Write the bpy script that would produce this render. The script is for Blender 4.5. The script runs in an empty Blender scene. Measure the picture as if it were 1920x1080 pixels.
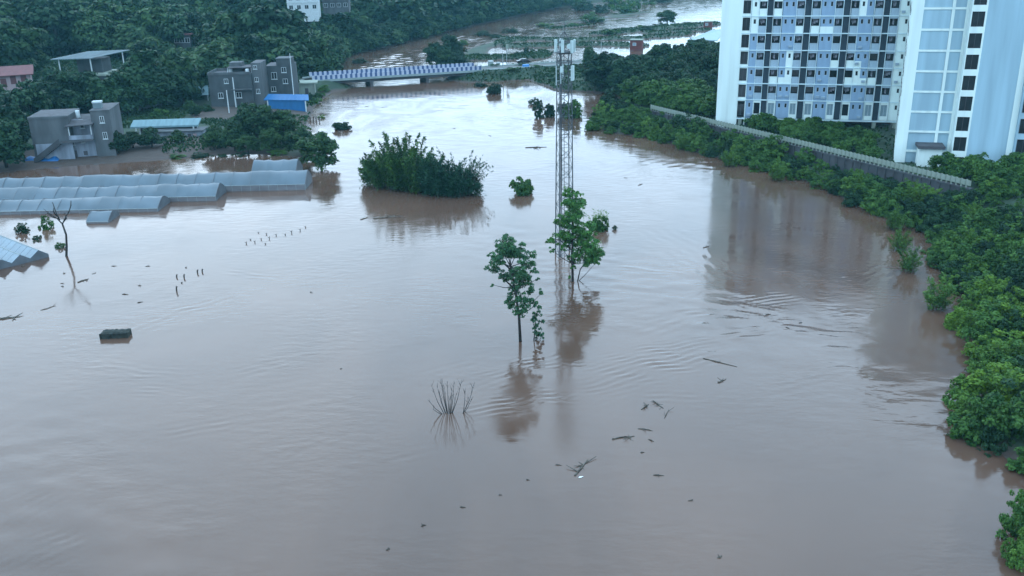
import bpy, math, random
import numpy as np
from mathutils import Vector, Matrix

random.seed(7)
RNG = np.random.default_rng(11)
SC = bpy.context.scene
COL = SC.collection

# ------------------------------------------------------------------ camera
FPX, PITCH, ROLL, CAMZ = 1750.0, math.radians(20.1), math.radians(1.2), 37.0
_r0 = np.array([1, 0, 0.0])
_f = np.array([0, math.cos(PITCH), -math.sin(PITCH)])
_u0 = np.array([0, math.sin(PITCH), math.cos(PITCH)])
_r = math.cos(ROLL) * _r0 - math.sin(ROLL) * _u0
_u = math.cos(ROLL) * _u0 + math.sin(ROLL) * _r0
cam_data = bpy.data.cameras.new('camera')
cam_data.sensor_width = 36.0
cam_data.lens = FPX / 1920 * 36.0
cam_data.clip_end = 9000
cam = bpy.data.objects.new('camera', cam_data)
COL.objects.link(cam)
cam.matrix_world = Matrix(((_r[0], _u[0], -_f[0], 0), (_r[1], _u[1], -_f[1], 0), (_r[2], _u[2], -_f[2], CAMZ), (0, 0, 0, 1)))
SC.camera = cam

# ------------------------------------------------------------------ sky, sun, exposure
SUN_EL, SUN_AZ = math.radians(18), math.radians(-19)
world = bpy.data.worlds.new('World')
SC.world = world
world.use_nodes = True
nt = world.node_tree
bg = nt.nodes['Background']
sky = nt.nodes.new('ShaderNodeTexSky')
sky.sky_type = 'NISHITA'
sky.sun_disc = False
sky.sun_elevation = SUN_EL
sky.sun_rotation = SUN_AZ
sky.air_density = 1.0
sky.dust_density = 4.0
ov = nt.nodes.new('ShaderNodeMix')           # an even sheet of cloud in front of the blue
ov.data_type = 'RGBA'
ov.inputs[0].default_value = 0.945
ov.inputs[7].default_value = (17.2, 24.9, 33.2, 1)
nt.links.new(sky.outputs[0], ov.inputs[6])
nt.links.new(ov.outputs[2], bg.inputs[0])
bg.inputs[1].default_value = 0.10
sun_data = bpy.data.lights.new('sun', 'SUN')
sun_data.energy = 0.5
sun_data.angle = math.radians(90)
sun_data.color = (1.0, 0.97, 0.9)
sun = bpy.data.objects.new('sun', sun_data)
COL.objects.link(sun)
sun.rotation_euler = Vector((math.sin(SUN_AZ) * math.cos(SUN_EL), math.cos(SUN_AZ) * math.cos(SUN_EL), math.sin(SUN_EL))).to_track_quat('Z', 'Y').to_euler()
SC.view_settings.view_transform = 'Standard'
SC.view_settings.look = 'None'
SC.view_settings.exposure = 0.12
SC.view_settings.gamma = 1.0
SC.cycles.max_bounces = 6
SC.cycles.diffuse_bounces = 3
SC.cycles.glossy_bounces = 3
SC.cycles.transmission_bounces = 4
SC.cycles.transparent_max_bounces = 8
SC.cycles.volume_bounces = 0
SC.cycles.use_denoising = True

# ------------------------------------------------------------------ surveying helpers
def ray(x, y):
    return _f + (x - 960) / FPX * _r - (y - 540) / FPX * _u
def G(x, y, z=0.0):
    d = ray(x, y)
    t = (z - CAMZ) / d[2]
    return np.array([d[0] * t, d[1] * t, z])
def px(p):
    q = np.array(p, float) - [0, 0, CAMZ]
    z = q @ _f
    return 960 + FPX * (q @ _r) / z, 540 - FPX * (q @ _u) / z
class Frame:
    """upright local frame: x along a wall, y into it, z up"""
    def __init__(s, x, y, ang):
        s.p = np.array([x, y], float)
        a = math.radians(ang)
        s.a = a
        s.d = np.array([math.cos(a), math.sin(a)])
        s.n = np.array([-math.sin(a), math.cos(a)])
    def loc(s, x, y, dep=0.0):
        q = ray(x, y)
        t = ((s.p + s.n * dep) @ s.n) / (q[:2] @ s.n)
        P = q * t
        return (P[:2] - s.p) @ s.d, P[2] + CAMZ
    def w(s, lx, ly):
        return s.p + s.d * lx + s.n * ly

# ------------------------------------------------------------------ materials
def nodes_of(m):
    m.use_nodes = True
    return m.node_tree, m.node_tree.nodes['Principled BSDF']
def material(name, c1, c2=None, scale=1.0, rough=0.8, bump=0.0, stretch=(1, 1, 1), detail=4, spec=0.3, metal=0.0, bscale=None, lo=0.35, hi=0.65, alpha=None):
    m = bpy.data.materials.new(name)
    t, b = nodes_of(m)
    b.inputs['Roughness'].default_value = rough
    b.inputs['Specular IOR Level'].default_value = spec
    b.inputs['Metallic'].default_value = metal
    if c2 is None:
        c2 = tuple(v * 0.8 for v in c1)
    tc = t.nodes.new('ShaderNodeTexCoord')
    mp = t.nodes.new('ShaderNodeMapping')
    mp.inputs['Scale'].default_value = stretch
    t.links.new(tc.outputs['Object'], mp.inputs[0])
    n = t.nodes.new('ShaderNodeTexNoise')
    n.inputs['Scale'].default_value = scale
    n.inputs['Detail'].default_value = detail
    t.links.new(mp.outputs[0], n.inputs[0])
    r = t.nodes.new('ShaderNodeValToRGB')
    r.color_ramp.elements[0].position = lo
    r.color_ramp.elements[1].position = hi
    r.color_ramp.elements[0].color = (*c1, 1)
    r.color_ramp.elements[1].color = (*c2, 1)
    t.links.new(n.outputs[0], r.inputs[0])
    t.links.new(r.outputs[0], b.inputs['Base Color'])
    if bump:
        n2 = t.nodes.new('ShaderNodeTexNoise')
        n2.inputs['Scale'].default_value = bscale or scale * 4
        n2.inputs['Detail'].default_value = 4
        t.links.new(mp.outputs[0], n2.inputs[0])
        bp = t.nodes.new('ShaderNodeBump')
        bp.inputs['Strength'].default_value = bump
        bp.inputs['Distance'].default_value = 0.05
        t.links.new(n2.outputs[0], bp.inputs['Height'])
        t.links.new(bp.outputs[0], b.inputs['Normal'])
    if alpha is not None:
        b.inputs['Alpha'].default_value = alpha
    return m
def foliage(name, dark, light, trans=0.14):
    m = bpy.data.materials.new(name)
    t, b = nodes_of(m)
    b.inputs['Roughness'].default_value = 0.55
    b.inputs['Specular IOR Level'].default_value = 0.12
    at = t.nodes.new('ShaderNodeAttribute')
    at.attribute_name = 'tint'
    oi = t.nodes.new('ShaderNodeObjectInfo')
    ad = t.nodes.new('ShaderNodeMath')
    ad.operation = 'MULTIPLY_ADD'
    ad.inputs[1].default_value = 0.45
    t.links.new(oi.outputs['Random'], ad.inputs[0])
    mu = t.nodes.new('ShaderNodeMath')
    mu.operation = 'MULTIPLY'
    mu.inputs[1].default_value = 0.65
    t.links.new(at.outputs['Fac'], mu.inputs[0])
    t.links.new(mu.outputs[0], ad.inputs[2])
    r = t.nodes.new('ShaderNodeValToRGB')
    e = r.color_ramp.elements
    e[0].position, e[1].position = 0.1, 0.95
    e[0].color, e[1].color = (*dark, 1), (*light, 1)
    t.links.new(ad.outputs[0], r.inputs[0])
    t.links.new(r.outputs[0], b.inputs['Base Color'])
    tr = t.nodes.new('ShaderNodeBsdfTranslucent')
    t.links.new(r.outputs[0], tr.inputs[0])
    mx = t.nodes.new('ShaderNodeMixShader')
    mx.inputs[0].default_value = trans
    t.links.new(b.outputs[0], mx.inputs[1])
    t.links.new(tr.outputs[0], mx.inputs[2])
    out = t.nodes['Material Output']
    t.links.new(mx.outputs[0], out.inputs[0])
    return m

M = {}
M['leaf_wood'] = foliage('leaf_wood', (0.006, 0.025, 0.01), (0.034, 0.076, 0.022))
M['leaf_dark'] = foliage('leaf_dark', (0.004, 0.019, 0.009), (0.018, 0.052, 0.018))
M['leaf_bank'] = foliage('leaf_bank', (0.013, 0.046, 0.01), (0.06, 0.134, 0.025))
M['leaf_fresh'] = foliage('leaf_fresh', (0.028, 0.078, 0.01), (0.095, 0.175, 0.02))
M['leaf_bamboo'] = foliage('leaf_bamboo', (0.01, 0.038, 0.009), (0.066, 0.138, 0.026))
M['leaf_bamboo_dark'] = foliage('leaf_bamboo_dark', (0.004, 0.026, 0.014), (0.02, 0.064, 0.028))
M['leaf_gum'] = foliage('leaf_gum', (0.012, 0.048, 0.026), (0.045, 0.115, 0.045))
M['leaf_gum_bright'] = foliage('leaf_gum_bright', (0.016, 0.062, 0.018), (0.06, 0.155, 0.032))  # brighter, yellower green leaf colour for the upright tree before the mast
M['leaf_grass'] = foliage('leaf_grass', (0.006, 0.024, 0.01), (0.026, 0.058, 0.018))
M['leaf_lush'] = foliage('leaf_lush', (0.02, 0.06, 0.011), (0.078, 0.158, 0.025))
M['leaf_pale'] = foliage('leaf_pale', (0.014, 0.042, 0.018), (0.052, 0.098, 0.034))
M['leaf_reed'] = foliage('leaf_reed', (0.05, 0.11, 0.03), (0.13, 0.22, 0.06))
M['bark'] = material('bark', (0.035, 0.028, 0.02), (0.07, 0.055, 0.04), 6, 0.9, 0.4, (1, 1, 0.3))
M['bark_dark'] = material('bark_dark', (0.015, 0.014, 0.012), (0.035, 0.03, 0.025), 6, 0.9, 0.4, (1, 1, 0.3))
M['twig'] = material('twig', (0.03, 0.028, 0.026), (0.06, 0.052, 0.045), 5, 0.9)
M['drift'] = material('drift', (0.03, 0.027, 0.022), (0.10, 0.085, 0.065), 3, 0.9)
M['bottle'] = material('bottle', (0.7, 0.72, 0.72), (0.6, 0.62, 0.62), 3, 0.3)
M['white_wall'] = material('white_wall', (0.6, 0.68, 0.64), (0.444, 0.503, 0.474), 0.5, 0.75, 0.05, (1.6, 1.6, 0.10), lo=0.45, hi=0.9)
M['blue_wall'] = material('blue_wall', (0.3, 0.43, 0.49), (0.228, 0.327, 0.372), 0.4, 0.75, 0.05, (1.4, 1.4, 0.10))
M['periwinkle'] = material('periwinkle', (0.22, 0.315, 0.42), (0.187, 0.268, 0.357), 0.7, 0.7, 0.05, (1.5, 1.5, 0.2))
M['parapet_blue'] = material('parapet_blue', (0.3, 0.38, 0.44), (0.255, 0.323, 0.374), 0.8, 0.6, 0, (1.5, 1.5, 0.3))
M['shaft'] = material('shaft', (0.026, 0.038, 0.05), (0.036, 0.053, 0.07), 0.6, 0.85, 0.1, (1, 1, 0.3))
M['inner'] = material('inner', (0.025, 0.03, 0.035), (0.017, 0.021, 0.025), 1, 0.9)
M['glass'] = material('glass', (0.012, 0.014, 0.016), (0.022, 0.025, 0.028), 0.7, 0.12, spec=0.5)
M['glass_pale'] = material('glass_pale', (0.18, 0.25, 0.28), (0.144, 0.2, 0.224), 0.7, 0.25, spec=0.5)
M['cloth'] = material('cloth', (0.22, 0.22, 0.25), (0.026, 0.026, 0.03), 2.2, 0.9)
M['slab'] = material('slab', (0.52, 0.64, 0.66), (0.426, 0.525, 0.541), 0.8, 0.8, 0, (0.4, 0.4, 1))
M['conc_pale'] = material('conc_pale', (0.215, 0.25, 0.205), (0.161, 0.188, 0.154), 0.9, 0.85, 0.1, (1, 1, 0.4))
M['conc_dark'] = material('conc_dark', (0.04, 0.042, 0.045), (0.064, 0.067, 0.072), 0.5, 0.9, 0.2, (1, 1, 0.25))
M['grey_brick'] = material('grey_brick', (0.055, 0.064, 0.068), (0.036, 0.042, 0.044), 0.6, 0.9, 0.15, (1, 1, 0.5))
M['grey_render'] = material('grey_render', (0.085, 0.094, 0.098), (0.051, 0.056, 0.059), 0.5, 0.9, 0.1, (1, 1, 0.3))
M['white_wash'] = material('white_wash', (0.22, 0.25, 0.29), (0.11, 0.125, 0.145), 0.5, 0.85, 0.1, (1.5, 1.5, 0.25))
M['trim'] = material('trim', (0.42, 0.46, 0.46), (0.336, 0.368, 0.368), 2, 0.7)
M['pink'] = material('pink', (0.34, 0.25, 0.25), (0.272, 0.2, 0.2), 0.6, 0.85, 0, (1, 1, 0.3))
M['maroon'] = material('maroon', (0.14, 0.055, 0.055), (0.10, 0.045, 0.045), 1, 0.85)
M['dark_roof'] = material('dark_roof', (0.04, 0.04, 0.045), (0.065, 0.065, 0.07), 1, 0.8)
M['roof_pale'] = material('roof_pale', (0.15, 0.24, 0.26), (0.128, 0.204, 0.221), 0.5, 0.45, 0, (3, 0.2, 1))
M['roof_grey'] = material('roof_grey', (0.12, 0.16, 0.17), (0.09, 0.12, 0.128), 0.3, 0.6, 0, (2, 0.3, 1))
M['sheet_blue'] = material('sheet_blue', (0.014, 0.1, 0.24), (0.012, 0.085, 0.204), 0.6, 0.45, 0, (2, 0.4, 1))
M['tarp_blue'] = material('tarp_blue', (0.012, 0.075, 0.19), (0.018, 0.112, 0.285), 1.5, 0.4, 0.4)
M['rail_white'] = material('rail_white', (0.36, 0.38, 0.45), (0.306, 0.323, 0.383), 1.2, 0.6)
M['rail_blue'] = material('rail_blue', (0.05, 0.085, 0.18), (0.043, 0.072, 0.153), 1.2, 0.6)
M['steel'] = material('steel', (0.085, 0.1, 0.108), (0.059, 0.07, 0.076), 2, 0.5, metal=0.4)
M['antenna'] = material('antenna', (0.4, 0.48, 0.47), (0.352, 0.422, 0.414), 2, 0.5)
M['poly'] = material('poly', (0.068, 0.098, 0.118), (0.05, 0.073, 0.087), 0.25, 0.42, 0.08, (1.2, 0.25, 1), spec=0.35, bscale=1.5)
M['poly_end'] = material('poly_end', (0.1, 0.11, 0.12), (0.07, 0.077, 0.084), 0.8, 0.5)
M['poly_wall'] = material('poly_wall', (0.15, 0.145, 0.15), (0.105, 0.101, 0.105), 0.6, 0.6, 0, (0.6, 1, 3))
M['poly_blue'] = material('poly_blue', (0.1, 0.15, 0.18), (0.08, 0.12, 0.144), 0.6, 0.25, 0.05, spec=0.5)
M['pole'] = material('pole', (0.22, 0.25, 0.25), (0.176, 0.2, 0.2), 2, 0.8)
M['asphalt'] = material('asphalt', (0.1, 0.105, 0.1), (0.08, 0.084, 0.08), 0.4, 0.9)
M['kerb'] = material('kerb', (0.22, 0.27, 0.26), (0.176, 0.216, 0.208), 0.7, 0.85)
M['red_brick'] = material('red_brick', (0.12, 0.035, 0.03), (0.084, 0.025, 0.021), 1, 0.9)
M['crate'] = material('crate', (0.012, 0.016, 0.013), (0.03, 0.035, 0.028), 2.5, 0.85, 0.6)
M['car_black'] = material('car_black', (0.012, 0.012, 0.014), (0.016, 0.016, 0.018), 1, 0.25, spec=0.5)
M['rubber'] = material('rubber', (0.01, 0.01, 0.01), (0.016, 0.016, 0.016), 1, 0.9)
M['bluebox'] = material('bluebox', (0.05, 0.22, 0.5), (0.045, 0.19, 0.44), 1, 0.5)

# water: silt-brown body colour under a clear reflecting surface
def water_material():
    m = bpy.data.materials.new('flood_water')
    t, b = nodes_of(m)
    b.inputs['Roughness'].default_value = 0.095
    b.inputs['IOR'].default_value = 1.36
    geo = t.nodes.new('ShaderNodeNewGeometry')
    mp = t.nodes.new('ShaderNodeMapping')
    mp.inputs['Scale'].default_value = (0.035, 0.02, 1)
    mp.inputs['Rotation'].default_value = (0, 0, 0.5)
    t.links.new(geo.outputs['Position'], mp.inputs[0])
    n = t.nodes.new('ShaderNodeTexNoise')
    n.inputs['Scale'].default_value = 1.0
    n.inputs['Detail'].default_value = 6
    n.inputs['Distortion'].default_value = 1.2
    t.links.new(mp.outputs[0], n.inputs[0])
    r = t.nodes.new('ShaderNodeValToRGB')
    r.color_ramp.elements[0].position, r.color_ramp.elements[1].position = 0.32, 0.68
    r.color_ramp.elements[0].color = (0.062, 0.036, 0.025, 1)
    r.color_ramp.elements[1].color = (0.104, 0.061, 0.042, 1)
    t.links.new(n.outputs[0], r.inputs[0])
    t.links.new(r.outputs[0], b.inputs['Base Color'])
    # fine wavelets, gathered in patches
    n2 = t.nodes.new('ShaderNodeTexNoise')
    mp2 = t.nodes.new('ShaderNodeMapping')
    mp2.inputs['Scale'].default_value = (0.55, 1.1, 1)
    mp2.inputs['Rotation'].default_value = (0, 0, 0.25)
    t.links.new(geo.outputs['Position'], mp2.inputs[0])
    t.links.new(mp2.outputs[0], n2.inputs[0])
    n2.inputs['Scale'].default_value = 1.0
    n2.inputs['Detail'].default_value = 3
    n3 = t.nodes.new('ShaderNodeTexNoise')
    n3.inputs['Scale'].default_value = 0.045
    n3.inputs['Detail'].default_value = 2
    n3.inputs['Distortion'].default_value = 1.5
    t.links.new(geo.outputs['Position'], n3.inputs[0])
    mr = t.nodes.new('ShaderNodeMapRange')
    mr.inputs[1].default_value, mr.inputs[2].default_value = 0.42, 0.70
    mr.inputs[3].default_value, mr.inputs[4].default_value = 0.12, 1.0
    t.links.new(n3.outputs[0], mr.inputs[0])
    mul = t.nodes.new('ShaderNodeMath')
    mul.operation = 'MULTIPLY'
    t.links.new(n2.outputs[0], mul.inputs[0])
    t.links.new(mr.outputs[0], mul.inputs[1])
    rr2 = t.nodes.new('ShaderNodeMapRange')
    rr2.inputs[1].default_value, rr2.inputs[2].default_value = 0.35, 0.65
    rr2.inputs[3].default_value, rr2.inputs[4].default_value = 0.05, 0.17
    n5 = t.nodes.new('ShaderNodeTexNoise')
    mp5 = t.nodes.new('ShaderNodeMapping')
    mp5.inputs['Scale'].default_value = (0.10, 0.05, 1)
    mp5.inputs['Rotation'].default_value = (0, 0, -0.35)
    t.links.new(geo.outputs['Position'], mp5.inputs[0])
    t.links.new(mp5.outputs[0], n5.inputs[0])
    n5.inputs['Scale'].default_value = 1.0
    n5.inputs['Detail'].default_value = 5
    n5.inputs['Distortion'].default_value = 2.0
    t.links.new(n5.outputs[0], rr2.inputs[0])
    t.links.new(rr2.outputs[0], b.inputs['Roughness'])
    bp = t.nodes.new('ShaderNodeBump')
    bp.inputs['Strength'].default_value = 1.0
    bp.inputs['Distance'].default_value = 0.05
    t.links.new(mul.outputs[0], bp.inputs['Height'])
    t.links.new(bp.outputs[0], b.inputs['Normal'])
    return m
M['water'] = water_material()

def ground_material():
    m = bpy.data.materials.new('ground_cover')
    t, b = nodes_of(m)
    b.inputs['Roughness'].default_value = 0.9
    geo = t.nodes.new('ShaderNodeNewGeometry')
    sx = t.nodes.new('ShaderNodeSeparateXYZ')
    t.links.new(geo.outputs['Position'], sx.inputs[0])
    n = t.nodes.new('ShaderNodeTexNoise')
    n.inputs['Scale'].default_value = 0.12
    n.inputs['Detail'].default_value = 8
    t.links.new(geo.outputs['Position'], n.inputs[0])
    r = t.nodes.new('ShaderNodeValToRGB')
    e = r.color_ramp.elements
    e[0].position, e[1].position = 0.3, 0.7
    e[0].color, e[1].color = (0.006, 0.020, 0.009, 1), (0.018, 0.040, 0.015, 1)
    t.links.new(n.outputs[0], r.inputs[0])
    n2 = t.nodes.new('ShaderNodeTexNoise')
    n2.inputs['Scale'].default_value = 0.5
    n2.inputs['Detail'].default_value = 6
    t.links.new(geo.outputs['Position'], n2.inputs[0])
    r2 = t.nodes.new('ShaderNodeValToRGB')
    r2.color_ramp.elements[0].color, r2.color_ramp.elements[1].color = (0.030, 0.022, 0.017, 1), (0.062, 0.043, 0.034, 1)
    t.links.new(n2.outputs[0], r2.inputs[0])
    hgt = t.nodes.new('ShaderNodeMath')
    hgt.operation = 'MULTIPLY_ADD'
    hgt.inputs[1].default_value = 1.6
    t.links.new(n.outputs[0], hgt.inputs[0])
    t.links.new(sx.outputs['Z'], hgt.inputs[2])
    at = t.nodes.new('ShaderNodeAttribute')
    at.attribute_name = 'mud'
    sb = t.nodes.new('ShaderNodeMath')
    sb.operation = 'SUBTRACT'
    t.links.new(hgt.outputs[0], sb.inputs[0])
    t.links.new(at.outputs['Fac'], sb.inputs[1])
    mr = t.nodes.new('ShaderNodeMapRange')
    mr.inputs[1].default_value, mr.inputs[2].default_value = 0.85, 1.25
    t.links.new(sb.outputs[0], mr.inputs[0])
    mx = t.nodes.new('ShaderNodeMix')
    mx.data_type = 'RGBA'
    t.links.new(mr.outputs[0], mx.inputs[0])
    t.links.new(r2.outputs[0], mx.inputs[6])
    t.links.new(r.outputs[0], mx.inputs[7])
    t.links.new(mx.outputs[2], b.inputs['Base Color'])
    bp = t.nodes.new('ShaderNodeBump')
    bp.inputs['Strength'].default_value = 0.6
    bp.inputs['Distance'].default_value = 0.3
    n4 = t.nodes.new('ShaderNodeTexNoise')
    n4.inputs['Scale'].default_value = 1.2
    n4.inputs['Detail'].default_value = 6
    t.links.new(geo.outputs['Position'], n4.inputs[0])
    t.links.new(n4.outputs[0], bp.inputs['Height'])
    t.links.new(bp.outputs[0], b.inputs['Normal'])
    return m
M['ground'] = ground_material()

# ------------------------------------------------------------------ mesh helpers
def link(o, parent=None):
    COL.objects.link(o)
    if parent is not None:
        o.parent = parent
    return o
def tag(o, label=None, cat=None, group=None, kind=None):
    if label: o['label'] = label
    if cat: o['category'] = cat
    if group: o['group'] = group
    if kind: o['kind'] = kind
    return o
def thing(name, loc, rz, label, cat, group=None):
    o = bpy.data.objects.new(name, None)
    o.empty_display_size = 0.5
    o.location = loc
    o.rotation_euler = (0, 0, rz)
    link(o)
    return tag(o, label, cat, group)
class MB:
    def __init__(s):
        s.v, s.f = [], []
    def box(s, x0, x1, y0, y1, z0, z1):
        b = len(s.v)
        s.v += [(x0, y0, z0), (x1, y0, z0), (x1, y1, z0), (x0, y1, z0), (x0, y0, z1), (x1, y0, z1), (x1, y1, z1), (x0, y1, z1)]
        s.f += [(b, b + 3, b + 2, b + 1), (b + 4, b + 5, b + 6, b + 7), (b, b + 1, b + 5, b + 4), (b + 1, b + 2, b + 6, b + 5), (b + 2, b + 3, b + 7, b + 6), (b + 3, b, b + 4, b + 7)]
        return s
    def hexa(s, low, top):
        b = len(s.v)
        s.v += [tuple(p) for p in low] + [tuple(p) for p in top]
        s.f += [(b, b + 3, b + 2, b + 1), (b + 4, b + 5, b + 6, b + 7), (b, b + 1, b + 5, b + 4), (b + 1, b + 2, b + 6, b + 5), (b + 2, b + 3, b + 7, b + 6), (b + 3, b, b + 4, b + 7)]
        return s
    def slab(s, corners, th):
        c = [np.array(p, float) for p in corners]
        return s.hexa([p - [0, 0, th] for p in c], c)
    def tube(s, pts, rad, n=6, cap=True):
        pts = [Vector([float(c) for c in p]) for p in pts]
        if not hasattr(rad, '__len__'):
            rad = [rad] * len(pts)
        b = len(s.v)
        for i, p in enumerate(pts):
            t = (pts[min(i + 1, len(pts) - 1)] - pts[max(i - 1, 0)]).normalized()
            a = Vector((0, 0, 1)) if abs(t.z) < 0.9 else Vector((1, 0, 0))
            u = t.cross(a).normalized()
            w = t.cross(u)
            for k in range(n):
                q = p + (u * math.cos(2 * math.pi * k / n) + w * math.sin(2 * math.pi * k / n)) * rad[i]
                s.v.append(tuple(q))
        for i in range(len(pts) - 1):
            for k in range(n):
                s.f.append((b + i * n + k, b + i * n + (k + 1) % n, b + (i + 1) * n + (k + 1) % n, b + (i + 1) * n + k))
        if cap:
            s.f.append(tuple(b + k for k in range(n))[::-1])
            s.f.append(tuple(b + (len(pts) - 1) * n + k for k in range(n)))
        return s
    def mesh(s, name, m, smooth=False):
        me = bpy.data.meshes.new(name)
        me.from_pydata(s.v, [], s.f)
        me.materials.append(m if not isinstance(m, str) else M[m])
        if smooth:
            me.polygons.foreach_set('use_smooth', [True] * len(me.polygons))
        me.update()
        return me
    def build(s, name, m, parent=None, smooth=False):
        return link(bpy.data.objects.new(name, s.mesh(name, m, smooth)), parent)
def place(name, me, parent, loc=(0, 0, 0), rz=0, sc=None):
    o = bpy.data.objects.new(name, me)
    o.location = loc
    o.rotation_euler = (0, 0, rz)
    if sc is not None:
        o.scale = sc if hasattr(sc, '__len__') else (sc, sc, sc)
    return link(o, parent)
def grid_mesh(name, xs, ys, Z, m, smooth=True, attr=None):
    nx, ny = len(xs), len(ys)
    X, Y = np.meshgrid(xs, ys)
    co = np.stack([X, Y, Z], -1).reshape(-1, 3)
    i = np.arange(nx * ny).reshape(ny, nx)
    q = np.stack([i[:-1, :-1], i[:-1, 1:], i[1:, 1:], i[1:, :-1]], -1).reshape(-1, 4)
    me = raw_mesh(name, co, q, m)
    if smooth:
        me.polygons.foreach_set('use_smooth', np.ones(len(q), bool))
    if attr:
        a = me.attributes.new(attr[0], 'FLOAT', 'POINT')
        a.data.foreach_set('value', attr[1].reshape(-1).astype(np.float32))
    return me
def raw_mesh(name, co, quads, m):
    me = bpy.data.meshes.new(name)
    n = len(quads)
    me.vertices.add(len(co))
    me.vertices.foreach_set('co', np.asarray(co, np.float32).reshape(-1))
    me.loops.add(n * 4)
    me.loops.foreach_set('vertex_index', np.asarray(quads, np.int32).reshape(-1))
    me.polygons.add(n)
    me.polygons.foreach_set('loop_start', np.arange(0, n * 4, 4, dtype=np.int32))
    me.materials.append(M[m] if isinstance(m, str) else m)
    me.update(calc_edges=True)
    me.validate()
    return me

# ------------------------------------------------------------------ terrain
def P2(lst, z=0.0):
    return [tuple(G(x, y, z)[:2]) for x, y in lst]
WALL_A, WALL_B = np.array([30.5, 200.5]), np.array([65.3, 128.5])   # river wall
right_bank = [(70, 15), (54, 40)] + P2([(2060, 1010), (1985, 945), (1935, 900), (1885, 862), (1806, 785), (1860, 705), (1812, 625), (1812, 560), (1756, 485), (1762, 440), (1620, 393)]) + \
    [(49.5, 146), (41.5, 161), (35.0, 174.5), (28.5, 187.5), (22, 193.5), (18.5, 202), (20, 212), (26, 222), (33, 236), (28, 250)] + P2([(1090, 172), (1040, 168), (985, 147), (925, 140), (905, 136)])
road_line = [(-95, 258), (-75, 262), (-58, 268.5), (-54.9, 270.5), (-7.35, 286.8), (29.5, 299.2), (52, 303), (90, 306), (240, 320)]
upstream_r = [(-6, 292), (15, 303), (60, 312), (100, 315), (200, 330), (330, 420), (420, 640), (420, 760)]
upstream_l = [(150, 760)] + P2([(1130, 5), (1050, 14), (1000, 24), (880, 50), (800, 70), (690, 97), (640, 106)]) + [(-55.5, 305), (-56, 270)]
left_bank = [(-54, 262)] + P2([(640, 165), (600, 190), (588, 212), (572, 240), (580, 268), (612, 302), (570, 296), (480, 290), (430, 290), (330, 299), (220, 307), (130, 312), (0, 325), (-200, 335)]) + [(-150, 60), (-80, 15)]
WPOLY = np.array(right_bank + upstream_r + upstream_l + left_bank)
def sdist(X, Y, poly):
    """signed distance, positive outside the polygon"""
    d = np.full(X.shape, 1e9)
    inside = np.zeros(X.shape, bool)
    n = len(poly)
    for i in range(n):
        a, b = poly[i], poly[(i + 1) % n]
        e = b - a
        t = np.clip(((X - a[0]) * e[0] + (Y - a[1]) * e[1]) / max(e @ e, 1e-9), 0, 1)
        d = np.minimum(d, np.hypot(X - a[0] - t * e[0], Y - a[1] - t * e[1]))
        c = ((a[1] > Y) != (b[1] > Y)) & (X < (b[0] - a[0]) * (Y - a[1]) / (b[1] - a[1] + 1e-12) + a[0])
        inside ^= c
    return np.where(inside, -d, d)
def ldist(X, Y, line):
    d = np.full(X.shape, 1e9)
    for i in range(len(line) - 1):
        a, b = np.array(line[i]), np.array(line[i + 1])
        e = b - a
        t = np.clip(((X - a[0]) * e[0] + (Y - a[1]) * e[1]) / (e @ e), 0, 1)
        d = np.minimum(d, np.hypot(X - a[0] - t * e[0], Y - a[1] - t * e[1]))
    return d
def wob(X, Y, s):
    return np.sin(X * s + 1.3) * np.cos(Y * s * 0.8 + 0.4) + 0.5 * np.sin(X * s * 2.3 + Y * s * 1.7)
STRIPS = [(P2([(890, 108), (900, 92), (950, 78), (1000, 74)]), 3.0, 0.7), (P2([(960, 88), (1080, 84), (1190, 86)]), 5.0, 0.8),
          (P2([(940, 73), (1060, 76), (1190, 73), (1290, 64)]), 4.0, 0.7), (P2([(1130, 64), (1200, 56), (1330, 46)]), 7.0, 0.8), (P2([(1220, 62), (1320, 57)]), 4, 0.6),
          (P2([(1060, 42), (1140, 34), (1180, 32)]), 5, 0.5), (P2([(1150, 30), (1210, 24)]), 5, 0.5), (P2([(1090, 18), (1160, 18)]), 6, 0.8),
          (P2([(880, 110), (1000, 108), (1010, 100)]), 5.0, 0.8), (P2([(1030, 55), (1110, 47)]), 3.0, 0.35)]
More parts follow.
